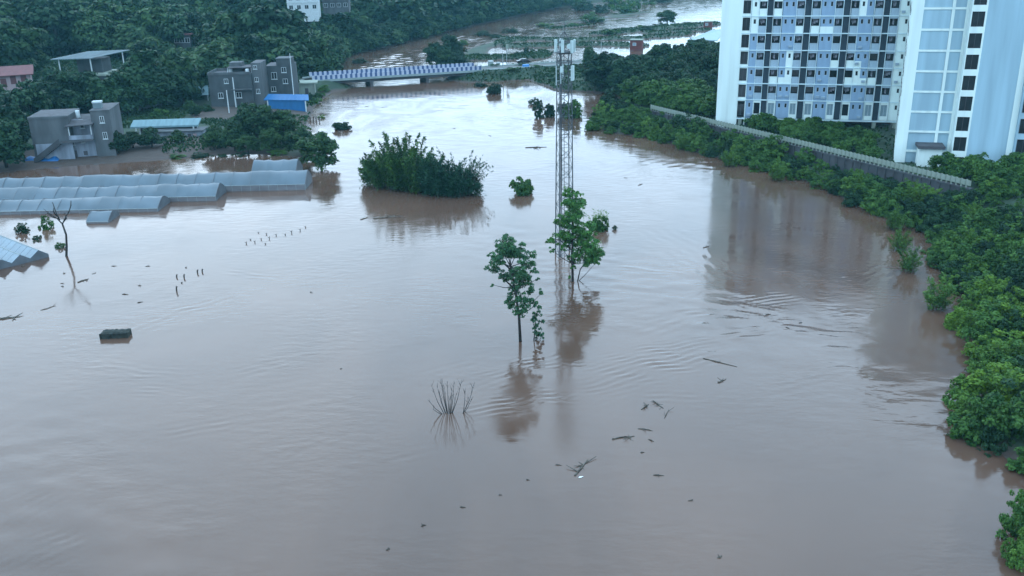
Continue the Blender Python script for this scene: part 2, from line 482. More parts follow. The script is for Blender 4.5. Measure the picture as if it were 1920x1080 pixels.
def terrain(X, Y):
    X, Y = np.asarray(X, float), np.asarray(Y, float)
    d = sdist(X, Y, WPOLY)
    left = X < -0.02 * Y - 12
    # left bank: wide low flats, then a wooded slope
    dl = np.maximum(d, 0)
    hl = 0.12 * np.minimum(dl, 6) + 0.035 * np.clip(dl - 6, 0, 60) + 0.25 * wob(X, Y, 0.06) * np.clip(dl / 10, 0, 1)
    hill = np.clip((Y - 235 - 0.20 * (X + 60)) / 330, 0, 1) * np.clip((-X - 20 + 0.09 * (Y - 250)) / 120, 0, 1)
    hill = hill * np.clip(dl / 60, 0, 1)
    hl = hl + 30 * hill ** 1.15 + 2.5 * wob(X, Y, 0.02) * np.clip(hill * 4, 0, 1)
    # right bank
    n = np.array([WALL_B[1] - WALL_A[1], -(WALL_B[0] - WALL_A[0])])
    n = n / np.linalg.norm(n)
    beh = -((X - WALL_A[0]) * n[0] + (Y - WALL_A[1]) * n[1])
    beh = np.where(((60 - WALL_A[0]) * n[0] + (200 - WALL_A[1]) * n[1]) < 0, beh, -beh)
    hr = np.minimum(0.35 * dl, 1.6) + 0.15 * wob(X, Y, 0.2) * np.clip(dl / 3, 0, 1)
    hr = np.where((beh > 2.3) & (dl > 0), 3.4, np.where(beh > -1.5, np.minimum(hr, 0.8), hr))
    hr = np.where((Y < 128), np.minimum(0.3 * dl, 3.6), hr)
    hr = np.where((Y > 215) & (dl > 0), np.minimum(0.25 * dl + 0.2, 2.2), hr)
    h = np.where(left, hl, hr)
    h = np.where(d < 0, np.maximum(-2.0, 0.4 * d - 0.05), h)
    # far country beyond the flood rises gently
    far = np.clip((Y - 640) / 500, 0, 1)
    h = np.where(d > 0, h + 22 * far * (X > 0), h)
    h = h + 75 * np.clip((Y - 720) / 420, 0, 1) ** 0.8 * np.clip((230 - X) / 160, 0.0, 1) * (1 + 0.12 * wob(X, Y, 0.006))
    for ln, w, z in STRIPS:
        q = ldist(X, Y, ln) + 0.8 * wob(X, Y, 0.15)
        h = np.where(d < 0, np.maximum(h, z - 0.28 * np.maximum(q - w * 0.6, 0)), h)
    # road bank, broken where the bridge crosses
    rd = ldist(X, Y, road_line[4:])
    h = np.maximum(h, 2.52 - 0.42 * np.maximum(rd - 5.2, 0) + np.where(rd > 5.2, 0.1 * wob(X, Y, 0.3), 0)) if True else h
    rd2 = ldist(X, Y, road_line[:4])
    h = np.maximum(h, 2.5 - 0.5 * np.maximum(rd2 - 5.2, 0))
    on = (np.minimum(rd, rd2) < 5.0)
    return np.where(on, np.minimum(h, 2.52), h)
def hz(x, y):
    return float(terrain(np.array([x]), np.array([y]))[0])
def spread(a, b, n, e):
    return a + (b - a) * np.linspace(0, 1, n) ** e
xs = np.concatenate([-spread(262, 2500, 24, 2.2)[::-1], np.arange(-260, -100, 4.0), np.arange(-100, 80, 1.5), np.arange(80, 160, 4.0), spread(162, 2500, 24, 2.2)])
ys = np.concatenate([-spread(2, 2500, 14, 2)[::-1], np.arange(0, 320, 1.5), np.arange(320, 480, 2.5), np.arange(480, 760, 6.0), spread(766, 2500, 18, 2)])
X, Y = np.meshgrid(xs, ys)
Z = terrain(X, Y)
mud = np.zeros(X.shape)
for (mx_, my_), rad, amt in [(P2([(425, 212)], 1)[0], 9, 3.0), (P2([(375, 262)], 1)[0], 7, 2.0), (P2([(230, 285)], 1)[0], 22, 1.6), (P2([(560, 215)], 1)[0], 12, 2.2), (P2([(90, 300)], 1)[0], 16, 1.6)]:
    mud = np.maximum(mud, amt * np.clip(1.3 - np.hypot(X - mx_, (Y - my_) * 0.8) / rad, 0, 1))
ground = link(bpy.data.objects.new('ground', grid_mesh('ground', xs, ys, Z, 'ground', attr=('mud', mud))))
tag(ground, 'brown and green river bank, fields and wooded slope round the flood', 'ground', kind='structure')

# ------------------------------------------------------------------ water with real wavelets
xs = np.concatenate([-spread(66, 2450, 12, 2.5)[::-1], np.arange(-65, 62, 0.42), spread(63, 2450, 12, 2.5)])
ys = np.concatenate([-spread(2, 2450, 8, 2)[::-1], np.arange(0, 46, 4.0), np.arange(46, 112, 0.2), np.arange(112, 205, 0.5), np.arange(205, 430, 0.9), np.arange(430, 700, 6.0), spread(706, 2450, 10, 2)])
X, Y = np.meshgrid(xs, ys)
Z = np.zeros(X.shape)
rw = np.random.default_rng(5)
mask = np.clip(0.2 + 0.65 * wob(X, Y, 0.07) + 0.45 * wob(Y, X, 0.031), 0.05, 1.5)
mask = mask * (1 + 0.7 * np.clip((X - 4) / 18, 0, 1) * np.clip((190 - Y) / 60, 0, 1))
for k in range(26):                                   # loose swell in patches
    lam = 1.6 * (6.0 / 1.6) ** rw.random()
    th = rw.normal(1.25, 0.5)
    kx, ky = math.cos(th) * 2 * math.pi / lam, math.sin(th) * 2 * math.pi / lam
    Z += 0.0011 * lam ** 0.8 * np.sin(kx * X + ky * Y + rw.random() * 6.3 + 0.8 * wob(X, Y, 0.11)) * mask
def train(p0, p1, wid, lam, amp, n=1, skew=0.0, z=0.0):
    """a belt of wavelets between two surveyed points"""
    a, b = G(*p0)[:2], G(*p1)[:2]
    e = (b - a) / np.linalg.norm(b - a)
    nrm = np.array([-e[1], e[0]])
    L = np.linalg.norm(b - a)
    s = (X - a[0]) * e[0] + (Y - a[1]) * e[1]
    q = (X - a[0]) * nrm[0] + (Y - a[1]) * nrm[1]
    q = q + 0.35 * np.sin(s * 0.55 + 1) + 0.25 * np.sin(s * 1.3 + 2.2) + skew * s
    env = np.exp(-(q / wid) ** 2) * np.clip((s + 1.5) / 3, 0, 1) * np.clip((L + 1.5 - s) / 3, 0, 1)
    return amp * env * np.sin(2 * math.pi * q / lam + 0.6 * np.sin(s * 0.8)) * (0.6 + 0.4 * np.sin(s * 1.9 + q))
Z += train((1115, 722), (1315, 662), 1.9, 0.95, 0.058)
Z += train((1110, 690), (1330, 640), 1.8, 0.80, 0.032)
Z += train((880, 768), (1070, 742), 1.3, 0.80, 0.055)
Z += train((880, 725), (1040, 672), 1.6, 0.85, 0.042)
Z += train((1040, 745), (1150, 725), 0.9, 0.8, 0.03)
Z += train((1345, 470), (1365, 560), 2.0, 1.1, 0.014)
Z += train((1340, 560), (1480, 610), 2.6, 1.0, 0.016)
Z += train((1480, 610), (1640, 640), 3.2, 1.4, 0.014)
Z += train((0, 980), (150, 900), 2.0, 0.9, 0.034)
Z += train((20, 1060), (190, 990), 2.2, 0.9, 0.030)
Z += train((320, 810), (460, 790), 1.3, 1.0, 0.016)
Z += train((520, 860), (660, 800), 1.5, 1.1, 0.014)
Z += train((240, 620), (420, 560), 1.5, 1.3, 0.020)
Z += train((1640, 720), (1790, 760), 1.6, 1.2, 0.008)
Z += train((1230, 430), (1330, 520), 4.0, 1.6, 0.020)
Z += train((900, 230), (1000, 210), 9.0, 2.6, 0.020)
Z += train((1160, 330), (1300, 300), 7.0, 2.2, 0.014)
for k in range(26):                                   # stray eddies and seams of current
    cx_, cy_ = rw.uniform(1120, 1720), rw.uniform(360, 800)
    if k > 17:
        cx_, cy_ = rw.uniform(60, 1000), rw.uniform(480, 1000)
    ln, sl = rw.uniform(40, 150), rw.uniform(-0.45, 0.25)
    Z += train((cx_ - ln / 2, cy_ - ln * sl / 2), (cx_ + ln / 2, cy_ + ln * sl / 2), rw.uniform(0.7, 1.8), rw.uniform(0.75, 1.5), rw.uniform(0.010, 0.024) * (1 if k <= 17 else 0.9))
# broken water racing towards the bridge
rough = np.exp(-(ldist(X, Y, P2([(850, 70), (760, 95), (690, 125)])) / 16) ** 2)
for k in range(16):
    lam = 2.4 * 3.0 ** rw.random()
    th = rw.normal(1.6, 0.7)
    Z += rough * 0.007 * lam ** 0.7 * np.sin(2 * math.pi / lam * (math.cos(th) * X + math.sin(th) * Y) + rw.random() * 6.3)
water = link(bpy.data.objects.new('river', grid_mesh('river', xs, ys, Z, 'water')))
tag(water, 'silty brown flood water spread across the valley', 'water', kind='structure')

# ------------------------------------------------------------------ road and bridge
def strip(name, line, half, z, m, zoff=0.0):
    """flat ribbon along a line"""
    v, f = [], []
    L = [np.array(p, float) for p in line]
    for i, p in enumerate(L):
        t = L[min(i + 1, len(L) - 1)] - L[max(i - 1, 0)]
        t /= np.linalg.norm(t)
        n = np.array([-t[1], t[0]])
        for o in (half[0], half[1]):
            q = p + n * o
            v += [(q[0], q[1], z - 0.25), (q[0], q[1], z)]
    for i in range(len(L) - 1):
        a, b = 4 * i, 4 * i + 4
        f += [(a + 1, b + 1, b + 3, a + 3), (a, b, b + 1, a + 1), (a + 3, b + 3, b + 2, a + 2)]
    mb = MB()
    mb.v, mb.f = v, f
    return mb
rd = strip('road', road_line[4:], (-3.6, 3.6), 2.60, 'asphalt').build('road', 'asphalt')
tag(rd, 'pale narrow road on the grassy bank right of the bridge', 'road', kind='structure')
strip('k', road_line[4:8], (-4.3, -3.6), 2.85, 'kerb').build('kerb', 'kerb', rd)
strip('k', road_line[4:8], (3.6, 4.3), 2.85, 'kerb').build('kerb', 'kerb', rd)
rd2 = strip('road', road_line[:4], (-3.4, 3.4), 2.58, 'asphalt').build('road', 'asphalt')
tag(rd2, 'short stretch of road behind the grey hut left of the bridge', 'road', kind='structure')

BA, BB = np.array([-55.0, 266.4]), np.array([-7.0, 282.6])
bl = np.linalg.norm(BB - BA)
bang = math.atan2(BB[1] - BA[1], BB[0] - BA[0])
bridge = thing('road_bridge', (BA[0], BA[1], 0), bang, 'low road bridge with blue and white railings across the flooded river', 'bridge')
MB().box(-1.5, bl + 1.5, 0.25, 8.75, 2.25, 2.58).build('deck', 'asphalt', bridge)
for y in (0.6, 3.0, 5.4, 7.9):
    MB().box(-0.5, bl + 0.5, y, y + 0.5, 1.35, 2.25).build('beam', 'conc_dark', bridge)
for y in (-0.05, 8.75):
    MB().box(-1.5, bl + 1.5, y, y + 0.30, 2.2, 2.82).build('kerb', 'kerb', bridge)
for i, x in enumerate((0.8, 17, 33.5, bl - 0.8)):
    MB().box(x - 0.45, x + 0.45, 0.5, 8.5, -1.5, 1.35).build('pier', 'conc_dark', bridge)
pitch = 1.42
wm = MB().box(0, 0.74, 0, 0.14, 0, 1.12).box(-0.04, 0.78, -0.03, 0.17, 1.12, 1.2).mesh('railing_panel', 'rail_white')
bm_ = MB().box(0, 0.68, 0.03, 0.11, 0, 1.0).box(0, 0.68, 0.0, 0.14, 1.0, 1.08).mesh('railing_panel', 'rail_blue')
for y, ph in ((0.02, 0.0), (8.82, 0.35)):
    for i in range(int(bl / pitch)):
        place('railing_panel', wm, bridge, (0.2 + ph + i * pitch, y, 2.82))
        place('railing_panel', bm_, bridge, (0.2 + ph + i * pitch + 0.74, y, 2.82))
def raft(name, pts, r, label, group, seed):
    """flood wrack: a mat of sticks"""
    rn = random.Random(seed)
    mb = MB()
    a, b = np.array(pts[0]), np.array(pts[1])
    for k in range(26):
        c = a + (b - a) * rn.random() + np.array([rn.uniform(-r, r), rn.uniform(-r, r)])
        th = math.atan2(b[1] - a[1], b[0] - a[0]) + rn.gauss(0, 0.35)
        l = rn.uniform(0.4, 1.5) * min(1.6, max(0.4, np.linalg.norm(b - a) / 6))
        z = rn.uniform(0.0, 0.12)
        mb.tube([(c[0] - l * math.cos(th), c[1] - l * math.sin(th), z), (c[0], c[1], z + rn.uniform(0, 0.12)), (c[0] + l * math.cos(th), c[1] + l * math.sin(th), z)], [0.04, 0.09, 0.03], 5)
    return tag(mb.build(name, 'drift'), label, 'debris', group)
raft('driftwood_mat', P2([(650, 152), (685, 151)]), 0.5, 'mat of pale drift jammed under the left end of the bridge', None, 1)
raft('driftwood_mat', P2([(702, 151), (760, 147)]), 0.6, 'long mat of pale drift jammed under the middle of the bridge', None, 2)
raft('driftwood_mat', P2([(762, 147), (805, 144)]), 0.6, 'dark mat of drift jammed under the bridge right of its middle', None, 3)

# ------------------------------------------------------------------ dormitory block
DF = Frame(40.53, 182.56, -14.71)
dorm = thing('dormitory_building', (40.53, 182.56, 0), DF.a, 'white dormitory block with periwinkle panels and rows of small balconies', 'building')
ZL = 23.85                                   # a storey line; storeys are 3.1 m
rows = []                                    # (floor, ceiling) from the top down
for k in range(-3, 5):
    rows.append((ZL - 3.1 * (k) - 3.1 + 0.0, ZL - 3.1 * k))
rows = [(z0, z1) for z0, z1 in rows]
# rows: index 0,1 above the picture; 2 = A ... 8 = G(bottom, taller)
BOT = 4.85
rows.append((BOT, ZL - 3.1 * 5))
rows = rows[:10]
cols = [('s', 5.55, 6.82), ('b', 6.94, 8.24), ('d', 8.36, 9.40), ('b', 9.55, 10.95), ('s', 11.15, 12.34), ('s', 12.34, 13.52), ('b', 13.63, 14.93), ('d', 15.06, 16.18),
        ('b', 16.36, 17.76), ('s', 17.95, 19.11), ('s', 19.11, 20.28), ('b', 20.42, 21.72), ('d', 21.86, 22.95), ('b', 23.15, 24.47), ('s', 24.58, 25.78), ('s', 25.78, 26.98),
        ('b', 27.22, 28.58), ('d', 28.72, 29.78), ('b', 29.95, 31.32), ('e', 31.45, 33.15)]
W_ = 33.2
TOPZ = 33.4
# body behind the recessed facade, plinth, roof
MB().box(0.02, W_, 1.35, 13, BOT, TOPZ - 0.3).build('wall', 'inner', dorm)
MB().box(0.0, 3.86, 0.0, 1.35, 2.0, TOPZ).build('wall', 'white_wall', dorm)
MB().box(-0.02, W_ + 0.3, 1.0, 13.2, TOPZ - 0.3, TOPZ + 0.5).build('roof', 'slab', dorm)
MB().box(0.5, W_ - 0.5, 4.0, 12.5, 2.0, BOT).build('wall', 'conc_dark', dorm)
for x in (4.6, 8.9, 15.6, 22.4, 29.2, 32.9):
    MB().box(x - 0.35, x + 0.35, 0.1, 0.8, 1.5, BOT).build('pillar', 'conc_pale', dorm)
MB().box(3.86, W_, 0.0, 1.3, BOT - 0.25, BOT).build('slab', 'slab', dorm)
# storey slabs and fins in front
for z0, z1 in rows:
    MB().box(3.88, W_, -0.10, 1.33, z1 - 0.08, z1 + 0.08).build('slab', 'slab', dorm)
fins = sorted({round(v, 2) for k, a, b in cols for v in (a - 0.06, b + 0.06) if k != 's'} | {5.46, 11.05, 17.85, 24.52, 13.58, 20.35, 27.1, 31.4})
fm = MB().box(-0.045, 0.045, -0.07, 0.9, BOT, TOPZ - 0.3).mesh('fin', 'slab')
last = -9
for x in fins:
    if x - last > 0.25:
        place('fin', fm, dorm, (x, 0, 0))
        last = x
for x in (9.43, 15.02, 22.99, 28.68, 31.42):
    MB().tube([(x, -0.12, BOT), (x, -0.12, TOPZ - 0.4)], 0.05, 6).build('drainpipe', 'trim', dorm)
# stair window strip
sw = MB().box(3.86, 3.96, -0.02, 1.3, 2.0, TOPZ).box(5.34, 5.46, -0.02, 1.3, 2.0, TOPZ)
sw.build('wall', 'white_wall', dorm)
def win_mesh(w, h, nx=2, fr=0.06, m='trim'):
    b = MB().box(0, w, 0, 0.08, 0, fr).box(0, w, 0, 0.08, h - fr, h).box(0, fr, 0, 0.08, fr, h - fr).box(w - fr, w, 0, 0.08, fr, h - fr)
    for k in range(1, nx):
        b.box(w * k / nx - fr / 2, w * k / nx + fr / 2, 0.01, 0.07, fr, h - fr)
    return b.mesh('window', m)
def pane_mesh(w, h, m='glass'):
    return MB().box(0.03, w - 0.03, 0.045, 0.055, 0.03, h - 0.03).mesh('pane', m)
stair_w, stair_p = win_mesh(1.36, 2.12, 2, 0.05, 'dark_roof'), pane_mesh(1.36, 2.12)
for i, (z0, z1) in enumerate(rows):
    if i < len(rows) - 1:
        MB().box(3.97, 5.33, 0.0, 1.3, z0 + 0.16 - 0.42, z0 + 0.16 + 0.30).build('wall', 'white_wall', dorm)
    o = place('window', stair_w, dorm, (3.97, 0.18, z0 + 0.50))
    place('pane', stair_p, o)
H_ = 3.1
small_w, small_p = win_mesh(0.46, 0.86, 1, 0.05), pane_mesh(0.46, 0.86)
def holed(w, h, wx, wz, ww, wh, dep=0.22):
    b = MB().box(0, wx, 0, dep, 0, h).box(wx + ww, w, 0, dep, 0, h).box(wx, wx + ww, 0, dep, 0, wz).box(wx, wx + ww, 0, dep, wz + wh, h)
    return b
cache = {}
def cached(key, fn):
    if key not in cache:
        cache[key] = fn()
    return cache[key]
# white cells, by row letter (A = row 2) and column: f full, l lower part
white = {(2, 0): 'f', (2, 1): 'f', (2, 3): 'f', (2, 14): 'f', (3, 0): 'f', (3, 6): 'l', (3, 8): 'l', (3, 9): 'l', (3, 10): 'l',
         (5, 5): 'f', (5, 11): 'l', (5, 13): 'l', (5, 14): 'l', (6, 3): 'l', (6, 4): 'l', (6, 5): 'f', (6, 13): 'l', (6, 14): 'f', (6, 15): 'l', (6, 16): 'l',
         (1, 9): 'f', (1, 10): 'l', (0, 4): 'f', (0, 16): 'l'}
rr = random.Random(3)
cloth_meshes = []
for k in range(5):
    b = MB()
    for j in range(rr.randint(2, 4)):
        x = rr.uniform(0.05, 0.85)
        w = rr.uniform(0.18, 0.4)
        b.box(x, x + w, 0.3 + 0.1 * j, 0.33 + 0.1 * j, 2.5 - rr.uniform(0.6, 1.1), 2.5)
    b.box(0, 1.25, 0.31, 0.33, 2.5, 2.52)
    cloth_meshes.append(b.mesh('clothes_line', 'cloth'))
for i, (z0, z1) in enumerate(rows):
    h = z1 - z0 - 0.16
    zb = z0 + 0.08
    bottom = i == len(rows) - 1
    for j, (kd, a, b) in enumerate(cols):
        w = b - a
        key = (kd, round(w, 2), round(h, 2))
        wh = white.get((i, j))
        if kd == 'd':
            me = cached(key, lambda: MB().box(0, w, 0.32, 0.5, 0, h).mesh('panel', 'shaft'))
            place('panel', me, dorm, (a, 0, zb))
        elif kd in ('s', 'e'):
            wx = w / 2 - 0.23 if kd == 's' else w * 0.62
            mt = 'white_wall' if (wh == 'f' or kd == 'e') else 'periwinkle'
            wz = h - 1.33
            if wh == 'l':
                me = cached(key + ('u',), lambda: holed(w, h - 1.15, wx, wz - 1.15, 0.46, 0.86).mesh('panel', 'periwinkle'))
                place('panel', me, dorm, (a, 0.02, zb + 1.15))
                me = cached(key + ('lo',), lambda: MB().box(0, w, 0, 0.22, 0, 1.15).mesh('panel', 'white_wall'))
                place('panel', me, dorm, (a, 0.0, zb))
            else:
                me = cached(key + (mt,), lambda: holed(w, h, wx, wz, 0.46, 0.86).mesh('panel', mt))
                place('panel', me, dorm, (a, 0.02, zb))
            o = place('window', small_w, dorm, (a + wx, 0.14, zb + wz))
            place('pane', small_p, o)
            if rr.random() < 0.22:
                place('air_conditioner', cached('ac', lambda: MB().box(0, 0.62, -0.28, 0.0, 0, 0.42).box(0.08, 0.36, -0.30, -0.28, 0.06, 0.36).mesh('air_conditioner', 'parapet_blue')), dorm, (a + 0.12 + 0.3 * rr.random(), 0.0, zb + 0.35 + 0.2 * rr.random()))
        elif kd == 'b':
            if bottom:
                me = cached(key + ('bot',), lambda: holed(w, h, 0.1, 0.75, w - 0.2, h - 1.2).mesh('panel', 'white_wall'))
                place('panel', me, dorm, (a, 0.02, zb))
                if j not in (1, 13):
                    o = place('door', cached(('dw', w, h), lambda: win_mesh(w - 0.2, h - 1.2, 2)), dorm, (a + 0.1, 0.14, zb + 0.75))
                    place('pane', cached(('dp', w, h), lambda: pane_mesh(w - 0.2, h - 1.2, 'glass_pale')), o)
            else:
                bal = place('balcony', cached(key + ('lin',), lambda: MB().box(0, w, 0.0, 0.2, h - 0.38, h).mesh('balcony', 'parapet_blue')), dorm, (a, 0.02, zb))
                mt = 'white_wall' if wh else 'parapet_blue'
                place('parapet', cached(key + ('par', mt), lambda: MB().box(0, w, 0, 0.12, 0, 1.22).box(0, w, -0.02, 0.14, 1.22, 1.27).mesh('parapet', mt)), bal)
                if wh == 'f':
                    place('lintel', cached(key + ('wl',), lambda: MB().box(0, w, -0.02, -0.003, h - 0.38, h).mesh('lintel', 'white_wall')), bal)
                place('door', cached(key + ('dr',), lambda: MB().box(0.1, w - 0.1, 1.16, 1.195, 0, h - 0.5).mesh('door', 'glass')), bal)
                if rr.random() < 0.8:
                    place('clothes_line', rr.choice(cloth_meshes), bal)
# ------------------------------------------------------------------ stair tower wing, right
TF = Frame(61.5, 146.7, -14.71)
tow = thing('tower_building', (61.5, 146.7, 0), TF.a, 'tall white wing with pale blue framed panels and a column of dark windows', 'building')
TT = 34.2
MB().hexa([(0, 0.25, 1.5), (7.87, 0.25, 1.5), (7.87, 14, 1.5), (1.85, 14, 1.5)], [(0, 0.25, TT), (7.87, 0.25, TT), (7.87, 14, TT), (1.85, 14, TT)]).build('wall', 'blue_wall', tow)
MB().box(-0.05, 1.60, 0.0, 0.30, 1.5, TT).build('wall', 'white_wall', tow)
MB().box(5.55, 5.98, 0.0, 0.25, 1.5, TT).build('rib', 'white_wall', tow)
MB().box(7.55, 7.9, 0.0, 0.25, 1.5, TT).build('rib', 'white_wall', tow)
for k in range(-2, 8):
    z = 26.98 - 3.1 * k
    MB().box(1.60, 5.55, 0.02, 0.25, z - 0.16, z + 0.16).build('band', 'white_wall', tow)
    MB().box(5.98, 7.55, 0.02, 0.25, z - 0.16, z + 0.16).build('band', 'white_wall', tow)
for k in range(-2, 7):
    z = 26.98 - 3.1 * k + 0.16
    MB().box(1.62, 5.53, 0.12, 0.248, z + 0.02, z + 2.74).build('panel', 'blue_wall', tow)
    MB().box(6.0, 7.53, 0.12, 0.248, z + 0.02, z + 2.74).build('panel', 'blue_wall', tow)
# side wall into the recess with little windows
MB().hexa([(-0.10, 0.31, 4.2), (0.1, 0.31, 4.2), (3.9, 29.2, 4.2), (3.7, 29.2, 4.2)], [(-0.10, 0.31, TT), (0.1, 0.31, TT), (3.9, 29.2, TT), (3.7, 29.2, TT)]).build('wall', 'white_wall', tow)
sm_w = MB().box(-0.06, 0, 0, 0.5, 0, 0.06).box(-0.06, 0, 0, 0.5, 0.8, 0.86).box(-0.06, 0, 0, 0.06, 0.06, 0.8).box(-0.06, 0, 0.44, 0.5, 0.06, 0.8).mesh('window', 'dark_roof')
sm_p = MB().box(-0.03, -0.02, 0.03, 0.47, 0.03, 0.83).mesh('pane', 'glass')
for k in range(-2, 7):
    for y in (3.2, 8.0, 13.0, 18.0, 22.5):
        o = place('window', sm_w, tow, (-0.102 + 3.8 * (y - 0.31) / 28.89, y, 26.98 - 3.1 * k - 1.2), -math.atan2(3.8, 28.89))
        place('pane', sm_p, o)
# forward block with window column
MB().box(7.9, 9.90, -1.55, 14.0, 1.5, TT).build('wall', 'inner', tow)
MB().box(7.88, 8.03, -2.0, -1.55, 1.5, TT).build('wall', 'white_wall', tow)
MB().box(7.88, 7.899, -1.55, 0.25, 1.5, TT).build('wall', 'white_wall', tow)
MB().box(9.80, 10.05, -2.0, -1.55, 1.5, TT).build('wall', 'white_wall', tow)
bw, bp_ = win_mesh(1.77, 2.18, 2, 0.05, 'dark_roof'), pane_mesh(1.77, 2.18)
for k in range(-2, 8):
    zt = 26.65 - 3.1 * k
    MB().box(8.03, 9.80, -2.0, -1.55, zt, zt + 0.92).build('wall', 'white_wall', tow)
    o = place('window', bw, tow, (8.03, -1.86, zt - 2.18))
    place('pane', bp_, o)
MB().box(10.05, 15.55, -1.93, 14.0, 1.5, TT).build('wall', 'blue_wall', tow)
MB().box(15.55, 16.4, -2.02, 14.0, 1.5, TT).build('wall', 'white_wall', tow)
MB().box(16.4, 26.0, -2.6, 14.0, 1.5, TT).build('wall', 'blue_wall', tow)
for k in range(-2, 8):
    o = place('window', bw, tow, (16.7, -2.66, 26.65 - 3.1 * k - 2.18))
    place('pane', bp_, o)
MB().box(-0.4, 26.2, -2.8, 14.2, TT, TT + 0.4).build('roof', 'slab', tow)
pc = thing('porch', tuple(TF.w(5.7, -2.8)) + (0,), TF.a, 'small porch with dark flat roof at the foot of the white wing', 'porch')
MB().box(-2.9, 1.0, -0.6, 2.7, 6.3, 6.75).build('roof', 'dark_roof', pc)
MB().box(-2.6, 0.7, 0.0, 2.6, 2.0, 6.3).build('wall', 'white_wall', pc)
# ------------------------------------------------------------------ river wall with precast parapet
wd = WALL_B - WALL_A
wl = np.linalg.norm(wd)
wang = math.atan2(wd[1], wd[0])
rwall = thing('river_wall', (WALL_A[0], WALL_A[1], 0), wang, 'grey river wall topped by a long pale slatted parapet', 'wall')
MB().box(0, wl, -0.1, 0.5, -0.5, 3.35).build('wall', 'conc_dark', rwall)
MB().box(0, wl, -0.25, 0.55, 3.35, 3.5).build('coping', 'conc_dark', rwall)
pp = 0.85
pm = MB().box(0.03, pp - 0.03, -0.12, 0.0, 3.85, 4.62).box(0.10, pp - 0.10, -0.15, -0.12, 3.93, 4.52).box(0.0, 0.12, -0.16, 0.06, 4.62, 4.70).mesh('parapet_panel', 'conc_pale')
ps = MB().box(-0.09, 0.09, -0.04, 0.14, 3.5, 4.66).mesh('post', 'conc_pale')
but = MB().box(-0.10, 0.10, -0.28, -0.1, 0.2, 3.35).mesh('buttress', 'conc_dark')
for i in range(int(wl / pp)):
    place('parapet_panel', pm, rwall, (i * pp, 0, 0.0))
    place('post', ps, rwall, (i * pp, 0.05, 0))
    if i % 2 == 0:
        place('buttress', but, rwall, (i * pp, 0, 0))
# low roof beside the dormitory
q = [G(1292, 74, 6), G(1345, 76, 6), G(1360, 54, 7.5), G(1335, 56, 7.5)]
sh = thing('low_shed', tuple(q[0][:2]) + (0,), 0, 'low pale roofed shed behind the dark trees left of the dormitory', 'shed')
o0 = np.array([q[0][0], q[0][1], 0])
MB().slab([p - o0 for p in q], 0.25).build('roof', 'roof_pale', sh)
MB().box(2.5, 9, 1.5, 12, 0.5, 5.6).build('wall', 'white_wash', sh)

# ------------------------------------------------------------------ lattice mast
TWX, TWY = 6.75, 113.0
mast = thing('lattice_mast', (TWX, TWY, 0), math.radians(12), 'tall grey steel lattice mast with white antenna panels standing in the water', 'mast')
def hw(z):
    return 0.92 - 0.23 * min(z, 26) / 26.0
legs = [(-1, -1), (1, -1), (1, 1), (-1, 1)]
for sx, sy in legs:
    MB().tube([(sx * hw(z), sy * hw(z), z) for z in (-1, 6, 12, 18, 25.9)], [0.085, 0.08, 0.07, 0.065, 0.06], 8).build('leg', 'steel', mast)
z = 0.2
zs_ = []
while z < 25.4:
    zs_.append(z)
    z += 1.25
for k in range(len(zs_) - 1):
    z0, z1 = zs_[k], zs_[k + 1]
    b = MB()
    for i in range(4):
        a0, a1 = legs[i], legs[(i + 1) % 4]
        p = lambda l, zz: (l[0] * hw(zz), l[1] * hw(zz), zz)
        b.tube([p(a0, z0), p(a1, z0)], 0.028, 4)
        if (k + i) % 2 == 0:
            b.tube([p(a0, z0), p(a1, z1)], 0.032, 4)
        else:
            b.tube([p(a1, z0), p(a0, z1)], 0.032, 4)
    b.build('brace', 'steel', mast)
b = MB()
for x in (-0.16, 0.16):
    b.tube([(x - 0.35, -0.75 * 1, -0.5), (x - 0.35, -0.62, 25.5)], 0.035, 5)
for k in range(60):
    b.tube([(-0.51, -0.74, 0.4 + k * 0.42), (-0.19, -0.74, 0.4 + k * 0.42)], 0.018, 4)
b.build('ladder', 'steel', mast)
MB().tube([(-0.62, -0.55, -0.5), (-0.5, -0.45, 25)], 0.07, 6).build('cable', 'dark_roof', mast)
for zp, rp in ((25.15, 1.15), (24.1, 1.0), (26.3, 1.05)):
    b = MB()
    ring = [(rp * math.cos(t * math.pi / 6), rp * math.sin(t * math.pi / 6), zp) for t in range(13)]
    b.tube(ring, 0.045, 5)
    for t in range(0, 12, 3):
        b.tube([ring[t], (0.3 * math.cos(t * math.pi / 6), 0.3 * math.sin(t * math.pi / 6), zp)], 0.035, 4)
    b.build('platform', 'steel', mast)
MB().tube([(0.7 * math.cos(t * math.pi / 4), 0.7 * math.sin(t * math.pi / 4), 25.15) for t in range(9)], 0.2, 6).build('platform', 'steel', mast)
b = MB()
for sx, sy in legs:
    b.tube([(sx * 0.68, sy * 0.68, 26.3), (0, 0, 27.6)], 0.045, 5)
b.tube([(0, 0, 25.5), (0, 0, 27.7), (0, 0, 29.8)], [0.06, 0.045, 0.02], 5)
b.build('lightning_rod', 'steel', mast)
am = MB().box(-0.17, 0.17, -0.09, 0.09, 0, 1.45).box(-0.16, 0.16, -0.12, -0.09, 0.06, 1.39).box(-0.04, 0.04, 0.09, 0.3, 0.3, 0.42).box(-0.04, 0.04, 0.09, 0.3, 1.0, 1.12).mesh('antenna_panel', 'antenna')
for an, z, rp in ((200, 25.25, 1.2), (245, 25.2, 1.15), (305, 25.1, 1.15), (335, 25.2, 1.2), (95, 25.2, 1.15)):
    t = math.radians(an)
    place('antenna_panel', am, mast, (rp * math.cos(t), rp * math.sin(t), z), t + math.pi / 2)
